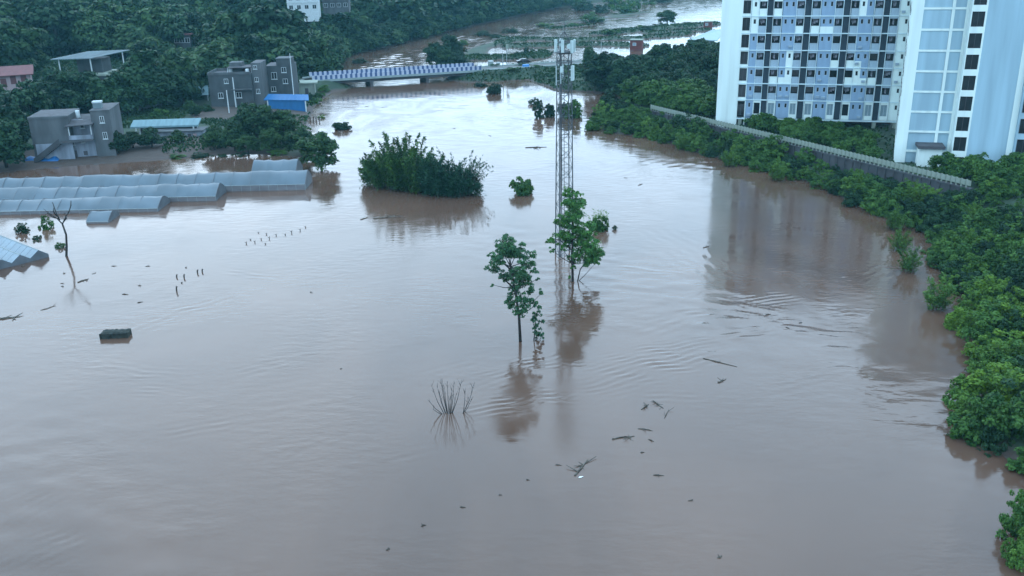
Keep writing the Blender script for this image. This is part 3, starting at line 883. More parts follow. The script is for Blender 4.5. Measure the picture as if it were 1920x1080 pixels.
am2 = MB().box(-0.24, 0.24, -0.12, 0.12, 0, 1.75).box(-0.20, 0.20, -0.15, -0.12, 0.06, 1.69).box(-0.04, 0.04, 0.12, 0.4, 0.3, 0.42).box(-0.04, 0.04, 0.12, 0.4, 1.2, 1.32).mesh('antenna_panel', 'antenna')
for an, z, rp in ((318, 21.9, 1.1), (90, 22.0, 1.1)):
    t = math.radians(an)
    place('antenna_panel', am2, mast, (rp * math.cos(t), rp * math.sin(t), z), t + math.pi / 2)
for an, rp, z0, z1 in ((205, 1.25, 21.4, 23.7), (230, 1.0, 21.6, 23.6)):
    t = math.radians(an)
    MB().tube([(rp * math.cos(t), rp * math.sin(t), z0), (rp * math.cos(t), rp * math.sin(t), z1)], 0.05, 6).tube([(rp * math.cos(t), rp * math.sin(t), z0 + 0.5), (0.5 * math.cos(t), 0.5 * math.sin(t), z0 + 0.5)], 0.03, 4).tube([(rp * math.cos(t), rp * math.sin(t), z1 - 0.4), (0.5 * math.cos(t), 0.5 * math.sin(t), z1 - 0.4)], 0.03, 4).build('antenna_pole', 'antenna', mast)
place('radio_box', MB().box(-0.18, 0.18, -0.1, 0.1, 0, 0.7).mesh('radio_box', 'antenna'), mast, (-0.55, -0.8, 22.9))
t = math.radians(285)
place('radio_dish', MB().tube([(0, -0.12, 0), (0, -0.05, 0), (0, 0.12, 0)], [0.30, 0.27, 0.06], 12).mesh('radio_dish', 'antenna'), mast, (0.95 * math.cos(t), 0.95 * math.sin(t), 25.9), t + math.pi / 2)

# ------------------------------------------------------------------ left bank houses
def Win(parent, fr, pxx, pyy, w, h, dep=0.0, nx=2, cache_=cache):
    lx, lz = fr.loc(pxx, pyy, dep)
    o = place('window', cached(('hw', w, h, nx), lambda: win_mesh(w, h, nx, 0.09)), parent, (lx - w / 2, dep - 0.07, lz - h / 2))
    place('pane', cached(('hp', w, h), lambda: pane_mesh(w, h)), o)
    place('sill', cached(('hs', w), lambda: MB().box(-0.1, w + 0.1, -0.08, 0.06, -0.12, 0).mesh('sill', 'trim')), o)
    return o
# house with the outside stair
F1 = Frame(-96.5, 174.5, 10)
x0, zt0 = F1.loc(52, 222)
x1, zt1 = F1.loc(125, 214)
h1 = thing('stair_house', (F1.p[0], F1.p[1], 0), F1.a, 'grey three storey house with outside stair and blue tarpaulins at its foot', 'house')
MB().box(x0, x1, 0, 9, -0.5, zt0 - 0.25).build('wall', 'grey_render', h1)
MB().box(x0 - 0.1, x1 + 0.1, -0.1, 9.1, zt0 - 0.25, zt0 + 0.15).build('parapet', 'grey_render', h1)
x2, _ = F1.loc(168, 214)
MB().box(x1, x2, 2.2, 9, -0.5, zt0 - 1.0).build('wall', 'white_wash', h1)
x3, zt3 = F1.loc(204, 208)
MB().box(x2, x3, 0.3, 9.3, -0.5, zt3).build('wall', 'grey_render', h1)
MB().box(x2 - 0.08, x3 + 0.08, 0.2, 9.4, zt3, zt3 + 0.2).build('parapet', 'grey_render', h1)
MB().box(x0 + 0.5, x1 + 0.15, -0.18, 0, -0.4, 3.6).build('lower_wall', 'white_wash', h1)
MB().box(x1 - 0.2, x2 + 0.05, 0.9, 2.2, -0.4, 3.9).build('lower_wall', 'white_wash', h1)
MB().box(x1 - 0.3, x2, -0.3, 2.2, 3.9, 4.15).build('balcony_floor', 'conc_dark', h1)
MB().box(x1 - 0.3, x2, -0.3, -0.12, 4.15, 4.95).build('balustrade', 'white_wash', h1)
can = MB()
can.hexa([(x1 - 0.6, -0.8, 6.7), (x2 + 0.4, -0.8, 6.9), (x2 + 0.4, 3.0, 7.6), (x1 - 0.6, 3.0, 7.4)], [(x1 - 0.6, -0.8, 6.85), (x2 + 0.4, -0.8, 7.05), (x2 + 0.4, 3.0, 7.8), (x1 - 0.6, 3.0, 7.6)])
can.build('canopy', 'dark_roof', h1)
for xx in (x1 - 0.2, x2 - 0.3):
    MB().box(xx, xx + 0.15, -0.25, -0.1, 4.15, 6.75).build('post', 'trim', h1)
sl, szl = F1.loc(62, 292, -1.4)
sr, szr = F1.loc(110, 258, -1.4)
st = MB()
n = 14
for k in range(n):
    a, b_ = k / n, (k + 1) / n
    st.box(sl + (sr - sl) * a, sl + (sr - sl) * b_, -1.4, -0.2, max(0.1, 0.4 + (3.9 - 0.4) * a - 0.25), 0.4 + (3.9 - 0.4) * b_)
stair = st.build('stair', 'conc_dark', h1)
MB().hexa([(sl, -1.5, 0.4), (sr, -1.5, 3.9), (sr, -1.4, 3.9), (sl, -1.4, 0.4)], [(sl, -1.5, 1.2), (sr, -1.5, 4.7), (sr, -1.4, 4.7), (sl, -1.4, 1.2)]).build('balustrade', 'conc_dark', stair)
MB().hexa([(sr, -1.5, 3.7), (x2, -1.0, 3.9), (x2, -0.8, 3.9), (sr, -0.3, 3.7)], [(sr, -1.5, 4.0), (x2, -1.0, 4.2), (x2, -0.8, 4.2), (sr, -0.3, 4.0)]).build('landing', 'conc_dark', h1)
Win(h1, F1, 191, 224, 0.8, 1.3, 0.3)
Win(h1, F1, 197, 254, 0.8, 1.3, 0.3)
for (a, b_, w, h) in ((136, 266, 0.7, 1.2), (155, 261, 0.7, 1.3)):
    Win(h1, F1, a, b_, w, h, 0.9, 1)
for (a, b_, w, h) in ((153, 232, 0.8, 1.7),):
    Win(h1, F1, a, b_, w, h, 2.2, 1)
lx, lz = F1.loc(141, 296, 0.9)
MB().box(lx - 0.5, lx + 0.5, 0.78, 0.9, -0.2, 1.9).build('door', 'dark_roof', h1)
lx, lz = F1.loc(160, 282, 0.9)
MB().box(lx - 0.35, lx + 0.35, 0.8, 0.9, 0.9, 1.7).build('hatch', 'dark_roof', h1)
tk = thing('water_tank', tuple(F1.w(x2 + 1.0, 3.0)) + (zt3,), F1.a, 'pale square water tank on the roof of the stair house', 'tank')
MB().box(-0.8, 0.7, -0.6, 0.8, 0, 1.25).build('tank', 'roof_grey', tk)
MB().box(-0.88, 0.78, -0.68, 0.88, 1.25, 1.55).build('lid', 'trim', tk)
lx, lz = F1.loc(142, 208, 3.0)
ch = thing('roof_drum', tuple(F1.w(lx, 4.0)) + (zt0 - 1.0,), 0, 'small white drum standing on the roof of the stair house', 'drum')
MB().tube([(0, 0, 0), (0, 0, 0.2), (0, 0, 1.35), (0, 0, 1.5)], [0.36, 0.38, 0.42, 0.36], 10).build('drum', 'trim', ch, True)
MB().box(x0 + 0.2, x1 - 0.2, 0.25, 8.8, zt0 + 0.15, zt0 + 0.17).build('roof', 'dark_roof', h1)
MB().box(x2 + 0.2, x3 - 0.2, 0.5, 9.1, zt3 + 0.2, zt3 + 0.22).build('roof', 'dark_roof', h1)
MB().box(x1 + 0.02, x2 - 0.02, 3.1, 9.0, zt0 - 1.0, zt0 - 0.98).build('roof', 'conc_dark', h1)
# tarps
def tarp(label, p, w, d, h, seed, m='tarp_blue'):
    rn = np.random.default_rng(seed)
    xs_ = np.linspace(-w / 2, w / 2, 12)
    ys_ = np.linspace(-d / 2, d / 2, 8)
    X_, Y_ = np.meshgrid(xs_, ys_)
    ed = np.minimum(np.minimum(X_ + w / 2, w / 2 - X_) / (w * 0.22), np.minimum(Y_ + d / 2, d / 2 - Y_) / (d * 0.3))
    Z_ = h * np.clip(ed, 0, 1) ** 0.6 * (0.8 + 0.25 * np.sin(X_ * 2.1 + seed) * np.cos(Y_ * 2)) + rn.normal(0, 0.05, X_.shape)
    me = grid_mesh('tarpaulin', xs_, ys_, Z_, m)
    o = place('tarpaulin', me, None, p, 0.1)
    return tag(o, label, 'tarpaulin')
p = G(60, 302, 0.3)
tarp('left of two blue tarpaulins heaped below the outside stair', (p[0], p[1], 0.1), 2.9, 2.2, 1.1, 2)
p = G(93, 302, 0.3)
tarp('right of two blue tarpaulins heaped below the outside stair', (p[0], p[1], 0.1), 4.2, 2.4, 1.2, 5)
# grey house of three blocks
F2 = Frame(-80, 231, 3)
h2 = thing('grey_house', (-80, 231, 0), F2.a, 'bare grey brick house of three flat roofed blocks left of the bridge', 'house')
a0, t0 = F2.loc(389, 139)
a1, _ = F2.loc(470, 139)
MB().box(a0, a1, 0, 9, -0.5, t0 - 0.3).build('wall', 'grey_brick', h2)
b = MB().box(a0 - 0.1, a1, -0.12, 0.15, t0 - 0.3, t0 + 0.3).box(a0 - 0.1, a0 + 0.15, 0.15, 9.1, t0 - 0.3, t0 + 0.3).box(a0 - 0.1, a1, 8.9, 9.1, t0 - 0.3, t0 + 0.3)
b.build('parapet', 'grey_render', h2)
MB().box(a0 + 4.2, a0 + 7.2, 5.5, 8.8, t0 - 0.3, t0 + 2.0).build('stair_head', 'grey_render', h2)
MB().box(a0 + 4.0, a1 - 0.2, 3.0, 8.8, t0 + 0.9, t0 + 1.05).build('canopy', 'dark_roof', h2)
for xx in (a0 + 4.1, a1 - 0.5):
    MB().box(xx, xx + 0.15, 3.1, 3.25, t0 - 0.3, t0 + 0.9).build('post', 'trim', h2)
lx, lz = F2.loc(455, 167)
MB().box(lx - 2.6, a1, -1.0, 0, lz - 0.15, lz + 0.1).build('balcony_floor', 'grey_render', h2)
c0, ct = F2.loc(470, 120, 1.0)
c1, _ = F2.loc(488, 120, 1.0)
MB().box(c0, c1, 1.0, 8.0, -0.5, ct).build('wall', 'grey_render', h2)
MB().box(c0 - 0.06, c1 + 0.06, 0.94, 8.1, ct, ct + 0.22).build('parapet', 'grey_render', h2)
d0, dt = F2.loc(500, 118, 8.5)
d1, _ = F2.loc(545, 118, 8.5)
MB().box(c1 - 0.5, d1, 8.5, 17, -0.5, dt - 0.8).build('wall', 'grey_brick', h2)
MB().box(d1 - 3.6, d1 + 0.06, 8.4, 13.5, dt - 0.8, dt + 0.9).build('wall', 'grey_brick', h2)
MB().box(d1 - 3.7, d1 + 0.12, 8.3, 13.6, dt + 0.9, dt + 1.05).build('parapet', 'grey_render', h2)
MB().box(a0 + 0.16, a1 - 0.02, 0.16, 8.88, t0 - 0.3, t0 - 0.28).build('roof', 'dark_roof', h2)
MB().box(c0 + 0.15, c1 - 0.15, 1.15, 7.9, ct + 0.22, ct + 0.24).build('roof', 'dark_roof', h2)
MB().box(c1 - 0.4, d1 - 3.75, 8.6, 16.9, dt - 0.8, dt - 0.78).build('roof', 'dark_roof', h2)
for (a, b_, w, h, dp) in ((424, 152, 1.0, 1.1, 0), (414, 179, 1.2, 1.3, 0), (448, 178, 1.3, 1.4, 0), (478, 126, 0.9, 0.9, 1.0), (481, 149, 0.9, 1.1, 1.0), (484, 171, 0.9, 1.1, 1.0),
                          (532, 131, 1.2, 1.3, 8.5), (535, 152, 1.2, 1.2, 8.5), (513, 167, 1.2, 1.2, 8.5), (514, 142, 1.4, 1.7, 8.5)):
    Win(h2, F2, a, b_, w, h, dp)
for i, (a, b_) in enumerate(((a0 + 4.6, 4.4), (a1 - 1.2, 2.2))):
    w_ = F2.w(a, b_)
    t = thing('roof_drum', (w_[0], w_[1], t0 - 0.28), 0, ('left' if i == 0 else 'right') + ' of two white drums on the grey house roof terrace', 'drum')
    MB().tube([(0, 0, 0), (0, 0, 0.15), (0, 0, 0.95), (0, 0, 1.05)], [0.42, 0.46, 0.46, 0.3], 10).build('drum', 'trim', t, True)
b = MB()
for k in range(9):
    b.tube([(a0 + 0.3 + k * 0.45, 0.02, t0 + 0.3), (a0 + 0.3 + k * 0.45, 0.02, t0 + 0.95)], 0.025, 4)
b.tube([(a0 + 0.3, 0.02, t0 + 0.95), (a0 + 3.9, 0.02, t0 + 0.95)], 0.03, 4)
b.build('railing', 'steel', h2)
# sheds round the grey house
def roof_shed(name, label, corners, th, roofm, wallm, zfloor, inset=0.6, walls='all', cat='shed'):
    """roof from four surveyed corners (front-left, front-right, back-right, back-left)"""
    c = [np.array(p, float) for p in corners]
    o = np.array([c[0][0], c[0][1], 0.0])
    t = thing(name, (o[0], o[1], 0), 0, label, cat)
    rf = MB().slab([p - o for p in c], th).build('roof', roofm, t)
    # corrugation battens
    for k in range(1, 10):
        f = k / 10
        a = c[0] + (c[1] - c[0]) * f - o
        b = c[3] + (c[2] - c[3]) * f - o
        MB().hexa([a + [-0.05, 0, 0.004], a + [0.05, 0, 0.004], b + [0.05, 0, 0.004], b + [-0.05, 0, 0.004]], [a + [-0.04, 0, 0.06], a + [0.04, 0, 0.06], b + [0.04, 0, 0.06], b + [-0.04, 0, 0.06]]).build('batten', roofm, rf)
    mid = sum(c) / 4
    w = [mid + (p - mid) * np.array([1 - inset / 6, 1 - inset / 6, 1]) - o for p in c]
    for p in w:
        MB().box(p[0] - 0.12, p[0] + 0.12, p[1] - 0.12, p[1] + 0.12, zfloor, p[2] - th - 0.02).build('post', 'trim', t)
    if walls == 'all':
        lo = [np.array([p[0], p[1], zfloor]) for p in w]
        hi = [np.array([p[0], p[1], p[2] - th - 0.05]) for p in w]
        MB().hexa(lo, hi).build('wall', wallm, t)
    elif walls == 'back':
        y = max(p[1] for p in w)
        MB().box(min(p[0] for p in w), max(p[0] for p in w), y - 0.3, y - 0.1, zfloor, min(p[2] for p in w) - th - 0.1).build('wall', wallm, t)
    return t
roof_shed('blue_shed', 'bright blue sheet metal shed in front of the grey house', [G(494, 187, 3.0), G(579, 188, 3.0), G(578, 177, 4.0), G(503, 176, 4.0)], 0.15, 'sheet_blue', 'sheet_blue', -0.2, 1.0)
roof_shed('white_shed', 'small white roofed lean-to at the left of the grey house', [G(357, 178, 3.2), G(391, 178, 3.2), G(390, 160, 4.6), G(358, 160, 4.6)], 0.12, 'roof_pale', 'grey_brick', 0.5, 0.8, 'back')
roof_shed('pale_shed', 'open shed with long pale blue sheet roof behind the greenhouses', [G(244, 238, 3.2), G(371, 234, 3.2), G(377, 221, 4.4), G(250, 225, 4.4)], 0.35, 'roof_pale', 'grey_brick', 0.2, 0.9, 'back')
lw = thing('low_wall_house', tuple(G(345, 262, 0.5)[:2]) + (0,), 0.05, 'low grey walled outbuilding under the pale blue shed roof', 'outbuilding')
MB().box(-6.0, 4.0, 0, 4.0, 0, 2.2).build('wall', 'white_wash', lw)
MB().box(-6.2, 4.2, -0.3, 4.2, 2.2, 2.4).build('roof', 'grey_render', lw)
MB().box(0.9, 1.6, -0.06, 0, 0.1, 1.7).build('door', 'dark_roof', lw)
MB().box(2.0, 2.7, -0.06, 0, 0.1, 1.7).build('door', 'pink', lw)
ph = thing('hut', tuple(G(575, 172, 1.5)[:2]) + (1.0,), 0.15, 'small grey flat roofed hut at the left end of the bridge', 'hut')
MB().box(-2.2, 2.2, 0, 5, -1, 2.6).build('wall', 'conc_pale', ph)
MB().box(-2.6, 3.0, -0.5, 5.4, 2.6, 2.9).build('roof', 'conc_pale', ph)
MB().box(-0.4, 0.5, -0.06, 0, -0.6, 1.4).build('door', 'dark_roof', ph)
# open pavilion on the slope
pc_ = [G(94, 111, 12), G(168, 109, 12), G(243, 93, 13), G(166, 96, 13)]
pav = roof_shed('open_pavilion', 'unfinished concrete house under a wide pale tilted roof on the slope', pc_, 0.2, 'roof_grey', 'grey_brick', 7.5, 1.2, 'none', 'house')
o0 = np.array([pc_[0][0], pc_[0][1], 0])
FP = Frame(o0[0], o0[1], 8)
l0, _ = FP.loc(128, 128, 2)
l1, _ = FP.loc(240, 125, 2)
MB().box(l0, l1, 1.8, 12, 1.0, 7.3).build('wall', 'grey_brick', pav)
MB().box(l0 - 0.4, l1 + 0.4, 1.4, 12.4, 7.3, 7.8).build('parapet', 'conc_pale', pav)
MB().box(l0 + 1.0, l0 + 7.5, 5.0, 11, 7.8, 11.3).build('upper_room', 'grey_brick', pav)
MB().box(l1 - 0.5, l1 - 0.1, 1.6, 2.0, 4.0, 8.3).build('post', 'trim', pav)
# pink house with maroon roof
FK = Frame(*G(0, 170, 5.5)[:2], 24)
pk = thing('pink_house', (FK.p[0], FK.p[1], 0), FK.a, 'pink walled house with dark maroon roof at the left edge', 'house')
k1, _ = FK.loc(58, 150)
_, kz = FK.loc(20, 142)
MB().box(-12, k1, 0, 8, 1, kz).build('wall', 'pink', pk)
MB().hexa([(-13, -0.9, kz), (k1 + 0.8, -0.9, kz), (k1 + 0.8, 8.5, kz + 0.4), (-13, 8.5, kz + 0.4)], [(-13, -0.9, kz + 0.2), (k1 + 0.8, -0.9, kz + 0.2), (k1 + 0.8, 8.5, kz + 1.6), (-13, 8.5, kz + 1.6)]).build('roof', 'maroon', pk)
for a, b_ in ((7, 155), (25, 150), (44, 146)):
    lx, lz = FK.loc(a, b_)
    o = place('window', cached('pkw', lambda: win_mesh(1.3, 2.0, 2, 0.08, 'maroon')), pk, (lx - 0.65, -0.07, lz - 1.0))
    place('pane', cached('pkp', lambda: pane_mesh(1.3, 2.0, 'maroon')), o)
# pale boundary wall glimpsed between the orchard trees
qa, qb = G(212, 222, 1.5), G(325, 196, 1.5)
bw_ = thing('boundary_wall', (qa[0], qa[1], 0.5), math.atan2(qb[1] - qa[1], qb[0] - qa[0]), 'pale boundary wall glimpsed between the tree trunks', 'wall')
MB().box(0, float(np.linalg.norm(qb[:2] - qa[:2])), 0, 0.25, -0.5, 2.2).build('wall', 'white_wash', bw_)
MB().box(-0.1, float(np.linalg.norm(qb[:2] - qa[:2])) + 0.1, -0.06, 0.31, 2.2, 2.32).build('coping', 'conc_pale', bw_)
# far houses
def far_house(label, fr, zb, w, d, zt, wallm, roofm, grid, name='far_house'):
    t = thing(name, (fr.p[0], fr.p[1], 0), fr.a, label, 'house')
    MB().box(0, w, 0, d, zb, zt).build('wall', wallm, t)
    MB().box(-0.4, w + 0.4, -0.5, d + 0.4, zt, zt + 0.35).build('roof', roofm, t)
    nx, nz = grid
    for i in range(nx):
        for j in range(nz):
            o = place('window', cached(('fw',), lambda: win_mesh(1.5, 1.5, 2, 0.1)), t, ((i + 0.5) * w / nx - 0.75, -0.07, zt - 2.3 - j * 3.1))
            place('pane', cached(('fp',), lambda: pane_mesh(1.5, 1.5)), o)
    for j in range(1, nz):
        MB().box(-0.1, w + 0.1, -0.25, 0, zt - 3.0 * j - 0.25, zt - 3.0 * j).build('band', wallm, t)
    return t
fa = Frame(*(ray(540, 28)[:2] / ray(540, 28)[1] * 360), 6)
x_, z_ = fa.loc(598, 27)
_, zt_ = fa.loc(560, -28)
far_house('white three storey house on the wooded slope at the top edge', fa, z_ - 2.5, x_, 9, zt_, 'white_wash' if False else 'trim', 'slab', (4, 3))
fb = Frame(*(ray(606, 24)[:2] / ray(606, 24)[1] * 378), 4)
x_, z_ = fb.loc(655, 24)
_, zt_ = fb.loc(630, -14)
far_house('grey house beside the white house at the top edge', fb, z_ - 3, x_, 8, zt_, 'grey_render', 'roof_grey', (4, 2))
fc = Frame(*(ray(327, 80)[:2] / ray(327, 80)[1] * 300), 5)
x_, z_ = fc.loc(357, 80)
_, zt_ = fc.loc(340, 66)
far_house('small dark maroon roofed house half hidden in the wooded slope', fc, z_ - 4, x_, 7, zt_, 'grey_brick', 'maroon', (3, 1))
# red brick field huts
for lab, pxx, pyy, s in (('red brick hut in the flooded field beyond the road', 1192, 95, 3.6), ('far red brick hut at the end of the green field strip', 1327, 54, 3.0)):
    p = G(pxx, pyy, 0)
    t = thing('brick_hut', (p[0], p[1], -0.4), -0.3, lab, 'hut')
    MB().box(-s / 2 * 1.2, s / 2 * 1.2, 0, s, 0, s * 1.15).build('wall', 'red_brick', t)
    MB().box(-s / 2 * 1.2 - 0.2, s / 2 * 1.2 + 0.2, -0.2, s + 0.2, s * 1.15, s * 1.15 + 0.2).build('roof', 'conc_pale', t)
    place('window', cached('bhw', lambda: win_mesh(1.3, 1.1, 1, 0.12)), t, (-1.2, -0.07, s * 0.6))
    place('pane', cached('bhp', lambda: pane_mesh(1.3, 1.1, 'glass_pale')), t, (-1.2, -0.07, s * 0.6))

# ------------------------------------------------------------------ greenhouses
def tunnel(label, xa, xb, y0, y1, eave, ridge, m='poly', hoop=3.0):
    """half drowned plastic tunnel running left to right"""
    t = thing('greenhouse_tunnel', (xb, y0, 0), 0, label, 'greenhouse', None)
    L = xb - xa
    w = y1 - y0
    prof = [(0, eave)] + [(w * k / 10, eave + (ridge - eave) * (1 - abs(2 * k / 10 - 1) ** 1.45)) for k in range(1, 10)] + [(w, eave)]
    rn = np.random.default_rng(int(abs(xb * 10)) + int(y0))
    nseg = int(L / hoop)
    for i in range(nseg):                     # each film sheet between hoops
        b = MB()
        sub = 3
        for q in range(sub + 1):
            x = -L + L * (i + q / sub) / nseg
            sag = 0.10 * math.sin(math.pi * q / sub) + 0.05 * rn.normal() * (0 < q < sub)
            for j_, (py, pz) in enumerate(prof):
                wv = 0.10 * math.sin(x * 0.21 + y0) + 0.06 * math.sin(x * 0.8 + j_ * 0.9) + 0.035 * rn.normal() * (0 < q < sub)
                b.v.append((x, py, pz - (sag + wv) * (0 if py in (0, w) else 1)))
        n = len(prof)
        for q in range(sub):
            for k in range(n - 1):
                b.f.append((q * n + k, (q + 1) * n + k, (q + 1) * n + k + 1, q * n + k + 1))
        b.build('film_sheet', m, t, True)
    hp = MB().tube([(0, py, pz + 0.02) for py, pz in prof], 0.04, 5).mesh('hoop', 'poly_end')
    for i in range(nseg + 1):
        place('hoop', hp, t, (-L + L * i / nseg, 0, 0))
    b = MB()
    n = len(prof)
    b.v = [(0.0, py, pz) for py, pz in prof] + [(0.0, w, -0.4), (0.0, 0, -0.4)]
    b.f = [tuple(range(n + 2))]
    b.build('end_sheet', 'poly_end', t)
    MB().box(-L, -0.02, -0.02, 0.02, -0.4, eave - 0.03).build('side_sheet', 'poly_wall', t)
    MB().box(-L, 0.05, -0.06, 0.06, eave - 0.03, eave + 0.05).build('eave_rail', 'pole', t)
    b = MB()
    for k in range(int(L / 1.5)):
        b.tube([(-k * 1.5, -0.04, -0.4), (-k * 1.5, -0.04, eave)], 0.03, 4)
    b.build('side_post', 'pole', t)
    return t
fx = lambda x, y, z: float(G(x, y, z)[0])
tunnel('back plastic greenhouse tunnel, short and highest, by the round tree', fx(480, 300, 3), fx(560, 300, 3), 156.2, 162.2, 1.3, 3.2, hoop=2.5)
tunnel('long plastic greenhouse tunnel reaching furthest right to the round tree', fx(272, 330, 2), fx(572, 332, 2), 150.2, 156.2, 0.95, 2.6)
tunnel('bulging plastic greenhouse tunnel at the left behind the others', fx(-60, 340, 2), fx(266, 334, 2), 150.4, 156.0, 0.85, 2.5)
tunnel('middle plastic greenhouse tunnel second from the open water', fx(-60, 365, 2), fx(392, 362, 2), 144.2, 150.0, 0.75, 2.1)
tunnel('front plastic greenhouse tunnel nearest the dead tree', fx(-60, 385, 2), fx(290, 388, 1), 138.4, 144.0, 0.5, 1.7)
tunnel('small sunken plastic greenhouse tunnel in front of the others', fx(163, 405, 1), fx(208, 408, 0.5), 132.4, 136.8, 0.25, 1.3, hoop=2.0)
# glasshouse gables, bottom left
gh = thing('glasshouse', tuple(G(92, 482, 0)[:2]) + (0,), math.radians(140), 'pale blue glazed roof of small gables drowned at the left edge', 'greenhouse')
for k in range(6):
    y0 = k * 2.35
    for side in (0, 1):
        for i in range(9):
            xa, xb = i * 1.5, i * 1.5 + 1.44
            ya, yb = (y0, y0 + 1.16) if side == 0 else (y0 + 1.19, y0 + 2.35)
            za, zb = (0.45, 1.25) if side == 0 else (1.25, 0.45)
            MB().hexa([(xa, ya, za - 0.04), (xb, ya, za - 0.04), (xb, yb, zb - 0.04), (xa, yb, zb - 0.04)], [(xa, ya, za), (xb, ya, za), (xb, yb, zb), (xa, yb, zb)]).build('pane', 'poly_blue', gh)
    b = MB()
    b.v = [(0, y0, -0.4), (0, y0 + 2.35, -0.4), (0, y0 + 2.35, 0.43), (0, y0 + 1.175, 1.22), (0, y0, 0.43)]
    b.f = [(0, 1, 2, 3, 4)]
    b.build('gable', 'poly_end', gh)
    MB().box(-0.03, 13.5, y0 + 1.12, y0 + 1.23, 1.22, 1.29).build('ridge', 'pole', gh)

# ------------------------------------------------------------------ poles, lamps, car
def pole(label, base, top_y, r=0.12, name='utility_pole', arm=None, m='pole', zb=1.0, cat='pole'):
    p = G(base[0], base[1], zb)
    d = ray(base[0], top_y)
    h = CAMZ + d[2] / d[1] * p[1]
    t = thing(name, (p[0], p[1], 0), 0.3, label, cat)
    MB().tube([(0, 0, -0.3), (0, 0, h * 0.5), (0, 0, h)], [r, r * 0.9, r * 0.7], 8).build('shaft', m, t)
    if arm == 'cross':
        MB().box(-0.9, 0.9, -0.06, 0.06, h - 0.6, h - 0.48).build('crossarm', m, t)
        for x in (-0.8, 0, 0.8):
            MB().tube([(x, 0, h - 0.48), (x, 0, h - 0.25)], 0.06, 6).build('insulator', 'trim', t)
    if arm == 'lamp':
        MB().box(-0.1, 0.8, -0.08, 0.08, h - 0.02, h + 0.06).build('lamp_arm', m, t)
        MB().box(0.3, 0.95, -0.16, 0.16, h - 0.10, h - 0.021).build('lamp_head', 'trim', t)
    if arm == 'sign':
        MB().box(-0.2, 0.75, -0.1, -0.04, h - 1.4, h + 0.1).build('sign_board', 'conc_pale', t)
    return t
pole('tall slim utility pole beside the pale boundary wall', (327, 197), 124, 0.13, arm='cross')
pole('slim pole rising behind the left block of the grey house', (394, 160), 114, 0.11, arm='cross', zb=3)
pole('shorter of two white poles before the grey house', (430, 214), 169, 0.15, m='trim')
pole('taller of two white poles before the grey house', (443, 203), 145, 0.17, m='trim')
pole('white pole standing before the stair house', (100, 298), 226, 0.13, m='trim', zb=0.3)
pole('white stub mast above the right block of the grey house', (553, 200), 100, 0.12, m='trim')
pole('shorter pale post with sign by the road', (943, 128), 98, 0.14, m='pole', zb=2.5, arm=None)
pole('pale post carrying a square board by the road', (950, 119), 83, 0.13, m='pole', zb=2.5, arm='sign')
pole('slim lamp post beyond the mast near the red brick hut', (1127, 104), 74, 0.13, name='street_lamp', arm='lamp', zb=1, cat='lamp')
pole('slim pale post among the dark trees left of the river wall', (1228, 215), 168, 0.12, zb=1.5)
# car on the road
p = G(981, 119, 2.6)
ca = thing('parked_car', (p[0], p[1], 2.61), math.radians(14), 'small black car standing on the road beyond the bridge', 'car')
prof = [(-2.1, 0.35), (-2.1, 0.8), (-1.9, 0.95), (-1.3, 1.0), (-0.8, 1.45), (0.9, 1.5), (1.6, 1.0), (2.05, 0.9), (2.1, 0.35)]
b = MB()
for y, k in ((-0.85, 1.0), (-0.7, 1.0), (0.7, 1.0), (0.85, 1.0)):
    for x, z in prof:
        b.v.append((x, y * (0.86 if z > 1.2 else 1), z))
n = len(prof)
for i in range(3):
    for k in range(n):
        b.f.append((i * n + k, i * n + (k + 1) % n, (i + 1) * n + (k + 1) % n, (i + 1) * n + k))
b.f += [tuple(range(n)), tuple(range(3 * n, 4 * n))[::-1]]
b.build('body', 'car_black', ca)
for sx in (-1.3, 1.3):
    for sy in (-0.8, 0.8):
        MB().tube([(sx, sy - 0.1, 0.33), (sx, sy + 0.1, 0.33)], 0.33, 14).build('wheel', 'rubber', ca)
for sy in (-0.745, 0.745):
    MB().box(-0.7, 0.8, sy - 0.01, sy + 0.01, 1.05, 1.4).build('window', 'glass', ca)
p = G(986, 126, 2.6)
bb = thing('blue_crate', (p[0], p[1], 2.4), 0.2, 'bright blue crate beside the black car on the road', 'crate')
MB().box(-0.9, 0.9, -0.6, 0.6, 0, 0.9).build('body', 'bluebox', bb)
MB().box(-0.96, 0.96, -0.66, 0.66, 0.9, 1.0).build('rim', 'bluebox', bb)
for lab, pxx, s in (('taller white block beside the road at the bridge end', 920, 1.4), ('smaller white block beside the road right of the bridge', 934, 1.0)):
    p = G(pxx, 122, 2.6)
    t = thing('concrete_block', (p[0], p[1], 2.5), 0.3, lab, 'block')
    MB().box(-s / 2, s / 2, -s / 2, s / 2, 0, s * 0.85).build('base', 'kerb', t)
    MB().box(-s / 2 - 0.05, s / 2 + 0.05, -s / 2 - 0.05, s / 2 + 0.05, s * 0.85, s).build('cap', 'trim', t)

